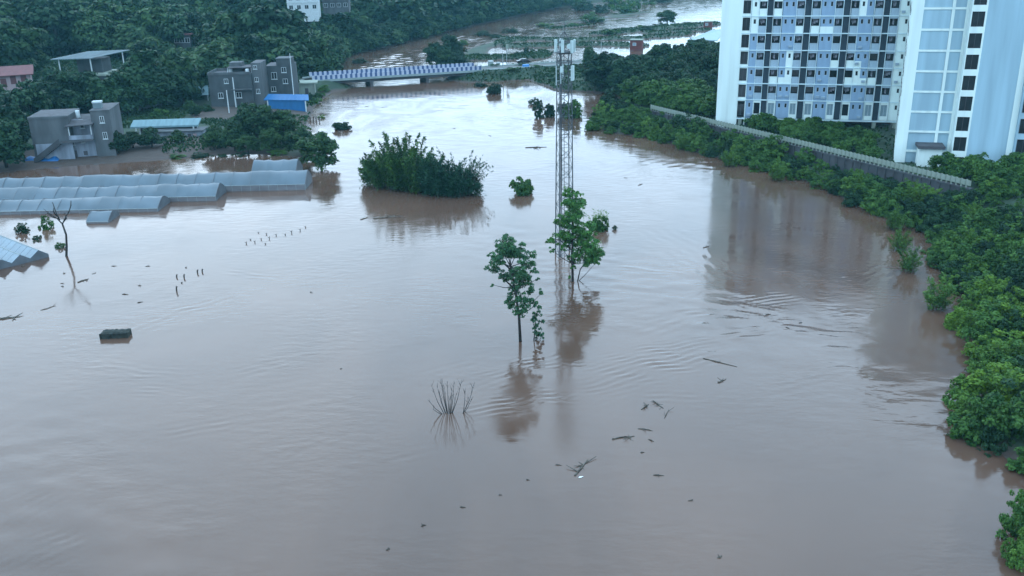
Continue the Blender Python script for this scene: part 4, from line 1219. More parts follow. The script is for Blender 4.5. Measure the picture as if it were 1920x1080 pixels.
# ------------------------------------------------------------------ vegetation
def leaves(centers, normals, size, aspect, rng, tint):
    """kite shaped leaf faces"""
    n = len(centers)
    nr = normals / np.maximum(np.linalg.norm(normals, axis=1, keepdims=True), 1e-6)
    rv = rng.normal(size=(n, 3))
    t = np.cross(nr, rv)
    t /= np.maximum(np.linalg.norm(t, axis=1, keepdims=True), 1e-6)
    b = np.cross(nr, t)
    s = (size * rng.uniform(0.65, 1.25, n))[:, None]
    A = centers - t * s * aspect * 0.5
    B = centers + b * s * 0.5 + nr * s * 0.08
    C = centers + t * s * aspect * 0.5
    D = centers - b * s * 0.5 + nr * s * 0.08
    co = np.stack([A, B, C, D], 1).reshape(-1, 3)
    return co, tint
def leaf_mesh(name, parts, m):
    co = np.concatenate([p[0] for p in parts])
    ti = np.concatenate([p[1] for p in parts])
    q = np.arange(len(co)).reshape(-1, 4)
    me = raw_mesh(name, co, q, m)
    a = me.attributes.new('tint', 'FLOAT', 'FACE')
    if len(me.polygons) == len(ti):
        a.data.foreach_set('value', ti.astype(np.float32))
    return me
def clump(c, r, n, size, rng, up=0.45, flat=0.8, aspect=1.5, base=0.5, low=-0.5):
    d = rng.normal(size=(n, 3))
    d /= np.linalg.norm(d, axis=1, keepdims=True)
    d[:, 2] = np.where(d[:, 2] < low, -d[:, 2], d[:, 2])
    rad = r * rng.uniform(0.55, 1.08, n)[:, None]
    pos = np.array(c) + d * rad * np.array([1, 1, flat])
    nr = d * 0.7 + rng.normal(size=(n, 3)) * 0.45 + np.array([0, 0, up])
    ti = np.clip(base + rng.normal(0, 0.13, n), 0, 1)
    return leaves(pos, nr, size, aspect, rng, ti)
def crown_parts(rng, lobes, per, rc, nleaf, size, up=0.45, full=False):
    parts = []
    for (cx, cy, cz, rx, ry, rz) in lobes:
        area = (rx * ry + ry * rz + rx * rz) / 3
        m = max(4, int(per * area))
        for k in range(m):
            d = rng.normal(size=3)
            d /= np.linalg.norm(d)
            if d[2] < -0.45 and not full:
                d[2] *= -1
            f = rng.uniform(0.72, 1.0) if rng.random() < 0.85 else rng.uniform(0.2, 0.6)
            c = (cx + d[0] * rx * f, cy + d[1] * ry * f, max(cz + d[2] * rz * f, 0.15))
            r = rc * rng.uniform(0.65, 1.3)
            parts.append(clump(c, r, int(nleaf * (r / rc) ** 1.5), size, rng, up, base=np.clip(rng.normal(0.5, 0.24), 0, 1)))
    return parts
def tree_meshes(seed, R, H, leaf, mat, per=1.5, rc=1.3, nleaf=46, k=5, squat=0.8, low=0.20):
    rng = np.random.default_rng(seed)
    lobes = [(0, 0, H - R * squat * 0.85, R * 0.66, R * 0.66, R * squat * 0.85)]
    tips = []
    for i in range(k):
        a = 2 * math.pi * i / k + rng.uniform(-0.4, 0.4)
        q = R * rng.uniform(0.40, 0.66)
        z = H * rng.uniform(0.36, 0.66)
        rr_ = R * rng.uniform(0.34, 0.52)
        lobes.append((q * math.cos(a), q * math.sin(a), z, rr_, rr_, rr_ * squat))
        tips.append((q * math.cos(a), q * math.sin(a), z))
    for i in range(k - 1):
        a = 2 * math.pi * (i + 0.5) / (k - 1) + rng.uniform(-0.4, 0.4)
        q = R * rng.uniform(0.42, 0.62)
        rr_ = R * rng.uniform(0.30, 0.42)
        lobes.append((q * math.cos(a), q * math.sin(a), H * low + rng.uniform(0, 0.1) * H, rr_, rr_, rr_ * 0.9))
    cr = leaf_mesh('crown', crown_parts(rng, lobes, per, rc, nleaf, leaf), mat)
    b = MB()
    tr = 0.03 * H
    b.tube([(0, 0, -0.6), (0.05, 0, H * 0.25), (0.1, 0.05, H * 0.55), (0, 0, H * 0.8)], [tr * 1.3, tr, tr * 0.7, tr * 0.25], 8)
    for t_ in tips:
        b.tube([(0.05, 0, H * 0.2), (t_[0] * 0.5, t_[1] * 0.5, H * 0.34), t_], [tr * 0.6, tr * 0.42, tr * 0.15], 6)
    return cr, b.mesh('trunk', 'bark_dark', True)
def shrub_mesh(seed, R, H, leaf, mat, per=2.4, rc=0.55, nleaf=42, k=5):
    rng = np.random.default_rng(seed)
    lobes = [(0, 0, H * 0.42, R * 0.75, R * 0.75, H * 0.55)]
    for i in range(k + 2):
        a = rng.uniform(0, 2 * math.pi)
        q = R * rng.uniform(0.35, 0.65)
        r_ = R * rng.uniform(0.35, 0.5)
        lobes.append((q * math.cos(a), q * math.sin(a), H * (rng.uniform(0.2, 0.55) if i < k else 0.10), r_, r_, r_ * 0.85))
    return leaf_mesh('shrub', crown_parts(rng, lobes, per * 1.2, rc, nleaf, leaf, 0.5, True), mat)
def add_tree(meshes, loc, sc, label, group, name='leafy_tree', rz=None, cat='tree'):
    t = thing(name, loc, random.uniform(0, 6.28) if rz is None else rz, label, cat, group)
    t.scale = sc if hasattr(sc, '__len__') else (sc, sc, sc)
    place('trunk', meshes[1], t)
    place('crown', meshes[0], t)
    return t

near_trees = [tree_meshes(100 + i, 4.2, 7.5, 0.42, 'leaf_wood', per=3.0, rc=0.95, nleaf=60, squat=0.85) for i in range(5)]
dark_trees = [tree_meshes(200 + i, 4.6, 8.0, 0.48, 'leaf_dark', per=2.6, rc=1.0, nleaf=54) for i in range(4)]
slope_trees = [tree_meshes(300 + i, 5.6, 9.5, 0.75, 'leaf_wood', per=1.5, rc=1.35, nleaf=46, k=6) for i in range(6)]
slope_trees += [tree_meshes(340 + i, 6.2, 8.6, 0.70, 'leaf_pale', per=1.5, rc=1.2, nleaf=46, k=6) for i in range(2)]
slope_trees += [tree_meshes(320 + i, 5.0, 11.0, 0.75, 'leaf_dark', per=1.5, rc=1.3, nleaf=46, k=5) for i in range(3)]
bank_shrubs = [shrub_mesh(400 + i, 2.3, 2.6, 0.175, 'leaf_bank', rc=0.38, nleaf=64, per=5.2) for i in range(6)]
dark_shrubs = [shrub_mesh(420 + i, 2.3, 2.6, 0.18, 'leaf_dark', rc=0.40, nleaf=60, per=5.0) for i in range(4)]
fresh_shrubs = [shrub_mesh(440 + i, 2.3, 2.8, 0.175, 'leaf_fresh', rc=0.38, nleaf=64, per=5.2) for i in range(3)]
lush_shrubs = [shrub_mesh(480 + i, 2.2, 3.0, 0.17, 'leaf_lush', rc=0.36, nleaf=60, per=5.2) for i in range(3)]
def dome_mesh(seed, mat, leaf=0.20):
    rng = np.random.default_rng(seed)
    lobes = [(0, 0, 0.95, 1.75, 1.75, 1.25)] + [(1.1 * math.cos(a), 1.1 * math.sin(a), rng.uniform(0.5, 1.1), 0.95, 0.95, 0.8) for a in rng.uniform(0, 6.28, 5)]
    return leaf_mesh('shrub', crown_parts(rng, lobes, 13.0, 0.40, 56, leaf, 0.5, True), mat)
dome_dark = [dome_mesh(490 + i, 'leaf_dark') for i in range(2)]
dome_bank = [dome_mesh(495 + i, 'leaf_bank') for i in range(2)]
wall_trees = [tree_meshes(460 + i, 3.0, 4.4, 0.33, 'leaf_bank', per=3.6, rc=0.75, nleaf=56, squat=0.75) for i in range(5)]

# protected views: nothing nearer than the far distance may cover these picture areas
protect = [(40, 205, 210, 305, 180), (385, 112, 562, 196, 238), (92, 88, 245, 128, 300), (0, 124, 75, 160, 255), (494, 172, 582, 202, 232), (356, 158, 395, 182, 228), (242, 218, 380, 266, 196),
           (538, -5, 600, 27, 362), (602, -5, 660, 22, 380), (325, 63, 360, 80, 302), (560, 130, 596, 176, 262), (580, 100, 920, 165, 295), (395, 195, 452, 216, 232), (210, 196, 330, 214, 222)]
def hides(x, y, z0, r, h):
    if y < 60:
        return True
    xa, ya = px((x, y, z0))
    k = FPX / math.hypot(y, CAMZ)
    yt = px((x, y, z0 + h))[1]
    for (p0, q0, p1, q1, Yb) in protect:
        if y < Yb and xa + r * k > p0 and xa - r * k < p1 and yt < q1 and ya - 2 > q0:
            return True
    return False
foot = [(-110, 172, -72, 190), (-82, 229, -52, 252), (-110, 190, -66, 203), (-60, 222, -48, 236), (-64, 255, -46, 275)]
# trees named one by one
def T(mesh, bx, by, h, label, z=None, group=None, w=None, name='leafy_tree', href=7.5):
    p = G(bx, by, 1.0 if z is None else z)
    g = hz(p[0], p[1])
    s = h / href
    return add_tree(mesh, (p[0], p[1], max(g, -0.3)), (s * (w or 1), s * (w or 1), s), label, group, name)
T(near_trees[0], 603, 314, 6.6, 'round leafy tree standing at the water edge by the greenhouses', 0.0, w=1.05)
T(near_trees[1], 483, 268, 8.2, 'tallest leafy tree in the clump below the grey house')
T(near_trees[2], 535, 268, 6.4, 'leafy tree at the right end of the clump below the grey house')
T(near_trees[3], 440, 276, 5.0, 'low spreading tree left of the tallest in the clump below the grey house')
T(near_trees[4], 402, 276, 4.6, 'small leafy tree beside the pale blue roofed shed')
T(near_trees[0], 565, 283, 5.2, 'small leafy tree behind the round tree at the water edge')
T(near_trees[2], 508, 278, 4.4, 'short bushy tree at the front of the clump below the grey house')
T(near_trees[1], 465, 280, 3.8, 'low bushy tree at the front of the tree clump', w=1.2)
T(dark_trees[0], 285, 275, 3.6, 'dark low bushy tree in front of the pale blue roofed shed', w=1.4, href=8)
T(dark_trees[1], 250, 277, 3.2, 'dark bushy shrub tree left of the pale blue roofed shed', w=1.4, href=8)
T(dark_trees[2], 222, 285, 4.0, 'dark tree close to the right corner of the stair house', href=8)
T(near_trees[4], 335, 268, 2.6, 'little bush before the low grey outbuilding', w=1.3)
for i, (bx, by, h) in enumerate([(238, 213, 9.5), (268, 208, 9.0), (300, 204, 8.5), (205, 218, 9.0), (172, 216, 9.5), (140, 214, 9.5), (108, 214, 8.0), (75, 215, 6.5), (45, 222, 6.0), (15, 225, 6.5), (-10, 240, 7.5), (345, 196, 8.5),
                                 (320, 186, 8.0), (372, 158, 8.0)]):
    T(dark_trees[i % 4], bx, by, h, 'dark dense tree in the row behind the stair house', 2.0, 'dark tree row behind the stair house', href=8)
for i, (bx, by, h) in enumerate([(12, 312, 8.5), (-25, 315, 9), (22, 285, 9.5), (-5, 280, 10)]):
    T(dark_trees[(i + 1) % 4], bx, by, h, 'dark tree crowding the left side of the stair house', 0.5, 'dark trees left of the stair house', href=8)
T(near_trees[3], 1105, 128, 6.0, 'round headed roadside tree standing alone right of the mast', 2.0, w=0.72, name='roadside_tree')
T(near_trees[1], 1251, 44, 7.0, 'lone spreading tree on the far green field strip', 0.3, w=1.3)

# wooded slope, left
cand = []
rt = random.Random(21)
yy = 205.0
while yy < 760:
    sp = 7.6 if yy < 330 else 9.6
    xx = -0.62 * yy - 12
    while xx < 0.08 * yy:
        x = xx + rt.uniform(-2.6, 2.6)
        y = yy + rt.uniform(-2.6, 2.6)
        cand.append((x, y))
        xx += sp
    yy += sp
ca_ = np.array(cand)
dd = sdist(ca_[:, 0], ca_[:, 1], WPOLY)
rdist = ldist(ca_[:, 0], ca_[:, 1], road_line)
hh = terrain(ca_[:, 0], ca_[:, 1])
placed = []
for (x, y), d_, r_, g in zip(cand, dd, rdist, hh):
    if d_ < 2.5 or r_ < 7.5 or x > -0.02 * y + 40 and y < 330:
        continue
    if x > -5 and y < 420:
        continue
    if any(a < x < c and b_ < y < e for a, b_, c, e in foot):
        continue
    h = (rt.uniform(7.0, 15.5)) * (0.82 if y < 260 else 1.08)
    if d_ < 6:
        h *= 0.7
    rr_ = h * 0.55
    if y < 235 and x > -70:
        continue
    tries = 0
    while hides(x, y, g, rr_ * 0.8, h) and tries < 4:
        h *= 0.66
        rr_ = h * 0.55
        tries += 1
    if tries == 4:
        continue
    u_, v_ = px((x, y, g + h))
    if u_ < -70 or v_ > 1100 or px((x, y, g))[1] < -70:
        continue
    placed.append((y, x, g, h))
placed.sort()
near_, far_ = placed[:245], placed[245:]
for i, (y, x, g, h) in enumerate(near_):
    me = slope_trees[rt.randrange(11)]
    s = h / 9.5
    u_ = px((x, y, g))[0]
    size = 'tall' if h > 9.5 else ('low' if h < 6 else 'middling')
    zone = ('at the left edge of the slope' if u_ < 110 else 'round the unfinished concrete house' if u_ < 260 else 'behind the boundary wall and lean-to' if u_ < 390 else 'right behind the grey house' if u_ < 560 else 'above the left end of the bridge' if u_ < 680 else 'on the upstream left bank')
    far_w = 'front' if y < 285 else 'rear'
    lab = '%s leafy tree in the %s ranks %s' % (size, far_w, zone)
    grp = '%s %s trees %s' % (far_w, size, zone)
    add_tree(me, (x, y, g - 0.2), (s * rt.uniform(0.9, 1.2), s * rt.uniform(0.9, 1.2), s), lab, grp)
# the farther wood, one mass
def mass(name, items, seed, leaf, mat, label):
    rng = np.random.default_rng(seed)
    base = []
    for k in range(4):
        p = crown_parts(rng, [(0, 0, 6.2, 3.6, 3.6, 3.2), (2.6, 0, 4.6, 2.6, 2.6, 2.2), (-1.6, 2.2, 4.4, 2.7, 2.7, 2.2), (-1.2, -2.3, 4.2, 2.7, 2.7, 2.2)], 0.85, 1.7, 26, leaf)
        base.append((np.concatenate([a[0] for a in p]), np.concatenate([a[1] for a in p])))
    out = []
    for (y, x, g, h) in items:
        c, t_ = base[rng.integers(4)]
        a = rng.uniform(0, 6.28)
        s = h / 9.4
        R_ = np.array([[math.cos(a), -math.sin(a), 0], [math.sin(a), math.cos(a), 0], [0, 0, 1]])
        out.append((c @ R_.T * s * np.array([1.15, 1.15, 1]) + [x, y, g - 0.3], np.clip(t_ + rng.normal(0, 0.2), 0, 1)))
    o = link(bpy.data.objects.new(name, leaf_mesh(name, out, mat)))
    return tag(o, label, 'wood', kind='stuff')
if far_:
    mass('far_wood', far_, 9, 1.15, 'leaf_wood', 'hazy wood covering the far left slope')

# thick growth along the upstream left bank
ub = [np.array(p) for p in upstream_l[2:9]] + [np.array((-57, 300))]
for i in range(len(ub) - 1):
    L_ = np.linalg.norm(ub[i + 1] - ub[i])
    n_ = max(1, int(L_ / 4.6))
    for q in range(n_):
        p = ub[i] + (ub[i + 1] - ub[i]) * (q + rt.random()) / n_
        e = (ub[i + 1] - ub[i]) / L_
        for off in (1.5, 6.0):
            w_ = p + np.array([e[1], -e[0]]) * off * (1 if sdist(np.array([(p + np.array([e[1], -e[0]]) * 3)[0]]), np.array([(p + np.array([e[1], -e[0]]) * 3)[1]]), WPOLY)[0] > 0 else -1)
            h = rt.uniform(5.5, 8.5)
            add_tree(slope_trees[rt.randrange(11)], (w_[0], w_[1], hz(w_[0], w_[1]) - 0.6), (h / 8.5, h / 8.5, h / 9.5), 'bushy tree %s the upstream left bank, %s' % ('overhanging the water on' if off < 3 else 'set back on', 'just above the bridge' if w_[1] < 370 else 'above the islet' if w_[1] < 480 else 'far off by the bend'), 'bank trees upstream %d %d' % (int(off), 0 if w_[1] < 370 else 1 if w_[1] < 480 else 2), 'bank_tree')

# dark trees between bridge road and dormitory
k = 0
yy = 214.0
lst = []
while yy < 296:
    xx = 24.0
    while xx < 84:
        lst.append((xx + rt.uniform(-2, 2), yy + rt.uniform(-2, 2)))
        xx += 6.4
    yy += 6.4
for (x, y) in lst:
    d_ = float(sdist(np.array([x]), np.array([y]), WPOLY)[0])
    if d_ < 0.5 or float(ldist(np.array([x]), np.array([y]), road_line)[0]) < 8 or y > 290 - 0.1 * (x - 40) * 0:
        continue
    u_, v_ = px((x, y, 8))
    if u_ < 1118 + max(0, (150 - v_)) * 0.2 or u_ > 1400:
        continue
    h = rt.uniform(7.0, 9.5)
    if y < 236:
        h = rt.uniform(5, 7)
    u_ = px((x, y, 2))[0]
    cap_ = 99 if u_ < 1232 else 84 if u_ < 1300 else 72
    while px((x, y, hz(x, y) + h))[1] < cap_ and h > 1.5:
        h *= 0.85
    if h < 2.2 or u_ < 1126:
        continue
    add_tree(dark_trees[k % 4], (x, y, hz(x, y) - 0.2), h / 8.0, 'dark green tree in the grove left of the dormitory, %s' % ('along the water side' if y < 236 else 'in its middle' if y < 265 else 'at its back by the road'), 'dark grove left of the dormitory %d' % (0 if y < 236 else 1 if y < 265 else 2), 'grove_tree')
    k += 1

# shrubs on the right bank, row behind row from the water's edge
rb = [np.array(p) for p in right_bank[2:23]]
seglen = [np.linalg.norm(rb[i + 1] - rb[i]) for i in range(len(rb) - 1)]
wn = np.array([-(WALL_B - WALL_A)[1], (WALL_B - WALL_A)[0]])
wn = wn / np.linalg.norm(wn)
if wn @ (np.array([60, 200]) - WALL_A) < 0:
    wn = -wn
shr = []
for row, off in enumerate((0.2, 2.4, 4.8, 7.4, 10.2, 13.2, 16.5, 20, 24)):
    for i in range(len(rb) - 1):
        e = (rb[i + 1] - rb[i]) / seglen[i]
        nrm = np.array([e[1], -e[0]])
        n = max(1, int(seglen[i] / (2.2 + 0.12 * off)))
        for q in range(n):
            p = rb[i] + e * seglen[i] * (q + rt.random()) / n + nrm * (off + rt.uniform(-0.8, 0.8))
            shr.append((p[0], p[1], row))
cnt = {}
for (x, y, row) in shr:
    d_ = float(sdist(np.array([x]), np.array([y]), WPOLY)[0])
    if d_ < (-1.2 if row == 0 else 0.3):
        continue
    beh = (np.array([x, y]) - WALL_A) @ wn
    if y > WALL_B[1] - 2 and beh > -0.9:
        continue
    u_, v_ = px((x, y, 2))
    if u_ > 2010 or v_ > 1180 or u_ < 1080:
        continue
    if any((x - a) ** 2 + (y - b_) ** 2 < (1.15 if row else 0.8) ** 2 for a, b_ in cnt.get((int(x // 4), int(y // 4)), [])):
        continue
    cnt.setdefault((int(x // 4), int(y // 4)), []).append((x, y))
    s = rt.uniform(0.65, 1.05) if row == 0 else rt.uniform(0.8, 1.35)
    along = (np.array([x, y]) - WALL_A) @ ((WALL_B - WALL_A) / wl)
    if y > 122 and -4.5 < beh < 0.5:
        s *= 0.62 if along > 44 else 1.0
    elif y > 122 and beh > -9:
        s *= 0.85
    if 535 < v_ < 735 and u_ > 1770 and rt.random() < 0.8:
        fam, lab, grp = fresh_shrubs, 'bright yellow green shrub at the right edge of the thicket', 'bright green shrubs at the right edge'
    elif rt.random() < 0.18:
        fam, lab, grp = lush_shrubs, 'lush', ''
    elif rt.random() < 0.35:
        fam, lab, grp = dark_shrubs, 'dark green shrub in the thicket along the right bank', 'dark shrubs along the right bank'
    else:
        fam, lab, grp = bank_shrubs, 'mid green shrub in the thicket along the right bank', 'mid green shrubs along the right bank'
    zone = 'in the lower right corner' if y < 76 else 'along the right edge' if y < 122 else 'below the near half of the wall' if y < 150 else 'below the far half of the wall' if y < 185 else 'at the far end of the right bank'
    rank = 'at the waterline' if row == 0 else 'in the front rank' if row < 3 else 'high up'
    tone_ = {'d': 'dark', 'b': 'bright yellow', 'm': 'mid', 'l': 'lush light'}[lab[0]]
    lab = '%s green shrub %s %s' % (tone_, rank, zone)
    grp = '%s shrubs %s %s' % (tone_, rank, zone)
    o = place('shrub', rt.choice(fam), None, (x, y, max(hz(x, y), -0.15) - 0.15), rt.uniform(0, 6.28), (s * rt.uniform(0.9, 1.15), s * rt.uniform(0.9, 1.15), s * rt.uniform(0.85, 1.25)))
    tag(o, lab, 'shrub', grp)
# growth filling the corner past the end of the wall
for i in range(46):
    x, y = rt.uniform(60, 84), rt.uniform(104, 133)
    if (np.array([x, y]) - TF.p) @ TF.n > -7.0 or (y > WALL_B[1] - 2 and (np.array([x, y]) - WALL_A) @ wn < 1.5):
        continue
    s_ = rt.uniform(0.75, 1.15)
    o = place('shrub', rt.choice(bank_shrubs + dark_shrubs[:2] + lush_shrubs), None, (x, y, hz(x, y) - 0.2), rt.uniform(0, 6.28), (s_, s_, s_ * rt.uniform(0.8, 1.1)))
    tag(o, 'leafy shrub in the corner past the near end of the wall', 'shrub', 'shrubs past the near end of the wall')
# trees between the river wall and the buildings
wu = (WALL_B - WALL_A) / wl
k = 0
for off in (2.2, 5.0, 8.5, 12.5):
    s_ = -14.0
    while s_ < wl + 26:
        p = WALL_A + wu * (s_ + rt.uniform(-0.8, 0.8)) + wn * (off + rt.uniform(-0.6, 0.6))
        s_ += 3.3
        ld = (p - DF.p) @ DF.n
        lt = (p - TF.p) @ TF.n
        lx_ = (p - DF.p) @ DF.d
        ltx = (p - TF.p) @ TF.d
        if (lx_ > -1 and ld > -2.2) or (ltx > -2.0 and lt > -4.6) or (ltx > 5 and lt > -6.5):
            continue
        f = np.clip((s_) / wl, 0, 1)
        h = rt.uniform(0.85, 1.15) * float(np.interp(f, [0, 0.3, 0.48, 0.8, 1.0], [5.0, 4.4, 2.7, 2.7, 3.4]))
        if off < 3:
            h = min(h, 2.6)
        if s_ > wl:
            h = rt.uniform(3.2, 4.6)
        if ltx > 2:
            h = min(h, 3.4)
        if s_ > wl and off < 3:
            continue
        add_tree(wall_trees[k % 5], (p[0], p[1], hz(p[0], p[1]) - 0.2), h / 4.4, 'small bushy tree %s, %s' % ('right behind the river wall' if off < 3 else 'well behind the river wall', 'left of the white dormitory' if f < 0.15 else 'before the dormitory' if f < 0.8 else 'before the tall white wing'), 'bushy trees %s %d' % ('by the wall' if off < 3 else 'nearer the buildings', 0 if f < 0.15 else 1 if f < 0.8 else 2), 'bushy_tree')
        k += 1

# rough grass and weeds over the open banks
rgs = np.random.default_rng(61)
gp = []
for (xa, xb, ya, yb, n_) in ((-62, 95, 205, 345, 52000), (-5, 120, 345, 480, 16000), (28, 80, 45, 205, 9000), (-170, -95, 255, 345, 16000), (-115, -34, 165, 300, 42000)):
    x_ = rgs.uniform(xa, xb, n_)
    y_ = rgs.uniform(ya, yb, n_)
    h_ = terrain(x_, y_)
    ok = (h_ > 0.06) & (ldist(x_, y_, road_line) > 4.6)
    if xa == -115:
        ok &= (h_ > 0.5) & (wob(x_, y_, 0.12) > -0.55) & ~((x_ > -75) & (x_ < -62) & (y_ > 214) & (y_ < 232))
    for a, b_, c_, e_ in foot:
        ok &= ~((x_ > a) & (x_ < c_) & (y_ > b_) & (y_ < e_))
    gp.append(np.stack([x_, y_, h_], 1)[ok])
gp = np.concatenate(gp)
sz = 0.28 + 0.0011 * gp[:, 1]
gp[:, 2] += sz * 0.35
lv = leaves(gp, rgs.normal(size=(len(gp), 3)) * np.array([1, 1, 0.5]) + np.array([0, 0, 0.3]), sz, 1.3, rgs, np.clip(0.5 + 0.3 * wob(gp[:, 0], gp[:, 1], 0.2) + rgs.normal(0, 0.15, len(gp)), 0, 1))
tag(link(bpy.data.objects.new('grass', leaf_mesh('grass', [lv], 'leaf_grass'))), 'rough green grass and weeds on the open banks', 'grass', kind='stuff')

# ------------------------------------------------------------------ trees standing in the flood
def flood_tree(name, label, base, clumps, stems, mat, leaf, nleaf, seed, spread_=0.75, tr=0.16, cat='tree', barkm='bark_dark', group=None):
    """clumps and stems are surveyed on the upright plane through the base; depth comes from the crown's own radius"""
    rng = np.random.default_rng(seed)
    p = G(*base)
    Y0 = p[1]
    t = thing(name, (p[0], p[1], 0), 0, label, cat, group)
    def W(x, y, dy=0.0):
        d = ray(x, y)
        k_ = Y0 / d[1]
        return np.array([d[0] * k_ - p[0], dy, CAMZ + d[2] * k_])
    mpp = Y0 / FPX * 1.08
    parts, cen = [], []
    for (x, y, r) in clumps:
        R_ = r * mpp
        dy = rng.normal(0, spread_)
        c = W(x, y, dy)
        cen.append(c)
        for q in range(max(4, int(17 * (R_ / 0.9) ** 1.2))):
            o = rng.normal(size=3)
            o /= np.linalg.norm(o)
            parts.append(clump(c + o * R_ * 1.10 * rng.random() ** 0.5, R_ * rng.uniform(0.26, 0.52), max(8, int(nleaf * (R_ / 0.9) ** 0.8 * rng.uniform(0.6, 1.3))), leaf, rng, 0.35, aspect=2.0, base=np.clip(rng.normal(0.5, 0.25), 0, 1)))
    link(bpy.data.objects.new('crown', leaf_mesh('crown', parts, mat)), t)
    b = MB()
    main = [W(x, y) for x, y in stems[0]]
    main[0] = main[0] - np.array([0, 0, 0.6])
    b.tube(main, [tr * (1 - 0.8 * i / (len(main) - 1)) for i in range(len(main))], 8)
    for s_ in stems[1:]:
        q = [W(x, y) for x, y in s_]
        b.tube(q, [tr * 0.5 * (1 - 0.6 * i / (len(q) - 1)) for i in range(len(q))], 6)
    for c in cen:                               # a twig from the trunk to every clump
        below = [m_ for m_ in main if m_[2] < c[2] - 0.15] or [main[0]]
        a = min(below, key=lambda m_: abs(c[2] - m_[2] - 0.8))
        mid = (a + c) / 2 + np.array([0, 0, -0.12])
        b.tube([a, mid, c], [0.055, 0.04, 0.015], 5)
    b.build('trunk', barkm, t, True)
    return t
C5 = lambda L: [(640 + x / 3, 240 + y / 3) + tuple(v / 3 for v in r) for x, y, *r in L]
t1 = [(925, 645, 46), (985, 690, 50), (940, 715, 50), (870, 712, 42), (858, 788, 38), (1048, 740, 46), (1078, 780, 24), (1000, 760, 42), (955, 680, 52), (905, 690, 38), (850, 745, 22), (945, 850, 44), (1018, 850, 50), (1060, 885, 34), (905, 865, 26), (850, 872, 11), (1125, 902, 20), (985, 930, 46), (1035, 960, 46), (1098, 990, 30), (960, 1000, 38), (1008, 1020, 34), (945, 1028, 18), (1105, 845, 12), (1070, 950, 26), (990, 880, 30)]
flood_tree('gum_tree', 'slender open crowned tree standing in the water left of the mast', (975, 640), C5(t1), [[(976, 641), (973, 590), (965, 540), (957, 500), (950, 460)], [(957, 505), (940, 490), (925, 482)], [(960, 515), (985, 495), (997, 490)], [(968, 560), (985, 545)]], 'leaf_gum', 0.125, 62, 31, 1.0)
t3 = [(1004, 592, 9), (1012, 600, 7), (1006, 608, 7), (1012, 622, 8), (1018, 630, 5), (998, 598, 5), (1008, 632, 5), (1003, 620, 4)]
flood_tree('gum_sapling', 'small sapling in the water right beside the slender tree', (1001, 638), t3, [[(1000, 639), (1003, 615), (1005, 592)], [(1004, 638), (1010, 620)]], 'leaf_gum', 0.15, 34, 32, 0.3, 0.07)
t2 = [(1290, 372, 40), (1325, 400, 36), (1275, 420, 42), (1318, 450, 46), (1260, 490, 36), (1330, 510, 42), (1290, 500, 40), (1220, 540, 22), (1180, 622, 26), (1182, 662, 16), (1250, 610, 42), (1310, 590, 46), (1370, 560, 42), (1412, 580, 38), (1400, 640, 46), (1432, 700, 36), (1290, 660, 42), (1330, 700, 42), (1390, 750, 40), (1292, 740, 22), (1432, 768, 22), (1300, 775, 16), (1412, 690, 42), (1370, 620, 44), (1240, 660, 26), (1285, 835, 10), (1265, 560, 36), (1350, 650, 40)]
flood_tree('leaning_tree', 'leafy upright tree standing in the water before the mast', (1075, 527), C5(t2), [[(1074, 528), (1073, 495), (1073, 450), (1073, 410), (1073, 370)], [(1083, 527), (1088, 505), (1103, 485), (1110, 460)], [(1073, 470), (1050, 450), (1036, 447)], [(1074, 440), (1095, 425)]], 'leaf_gum_bright', 0.13, 66, 33, 1.0)

def bare_shrub(name, label, base, tips, seed, r=0.035, cat='shrub', m='twig'):
    rn = random.Random(seed)
    p = G(*base)
    t = thing(name, (p[0], p[1], 0), 0, label, cat)
    for k, (bx, by, tx, ty) in enumerate(tips):
        a = G(bx, by)
        d = ray(tx, ty)
        kk = p[1] / d[1]
        dy = rn.uniform(-0.9, 0.9)
        e = np.array([d[0] * kk, p[1] + dy, CAMZ + d[2] * kk])
        mid = (a * 0.55 + e * 0.45) + np.array([(a[0] - e[0]) * -0.12, 0, -0.12])
        b = MB().tube([a - p - [0, 0, 0.3], mid - p, e - p], [r, r * 0.75, r * 0.3], 5)
        for j in range(rn.randint(2, 4)):
            f = rn.uniform(0.35, 0.9)
            s_ = mid * (1 - f) + e * f - p
            b.tube([s_, s_ + np.array([rn.uniform(-0.3, 0.3), rn.uniform(-0.3, 0.3), rn.uniform(0.25, 0.6)])], [r * 0.45, r * 0.2], 4)
        b.build('branch', m, t, True)
    return t
tp = [(835, 775, 803, 745), (835, 775, 808, 720), (837, 775, 818, 728), (840, 775, 828, 712), (842, 775, 838, 715), (843, 774, 848, 722), (845, 774, 856, 735), (846, 774, 866, 710), (836, 775, 812, 762), (840, 775, 833, 722), (866, 774, 880, 735), (866, 774, 884, 755), (868, 774, 872, 735), (844, 775, 852, 712), (838, 775, 822, 740), (866, 774, 890, 722), (841, 775, 845, 735), (839, 774, 825, 718)]
bare_shrub('bare_shrub', 'leafless shrub fanning out of the open water left of the ripples', (845, 775), tp, 4)
dt_ = thing('dead_tree', tuple(G(123, 480)[:2]) + (0,), 0, 'leafless dead tree forking above the water by the glasshouse', 'tree')
p0 = G(123, 480)
def DW(x, y, dy=0):
    d = ray(x, y)
    k_ = p0[1] / d[1]
    return (d[0] * k_ - p0[0], dy, CAMZ + d[2] * k_)
MB().tube([(0, 0, -0.5), DW(125, 462), DW(124, 440), DW(117, 420)], [0.17, 0.15, 0.13, 0.11], 8).build('trunk', 'bark_dark', dt_, True)
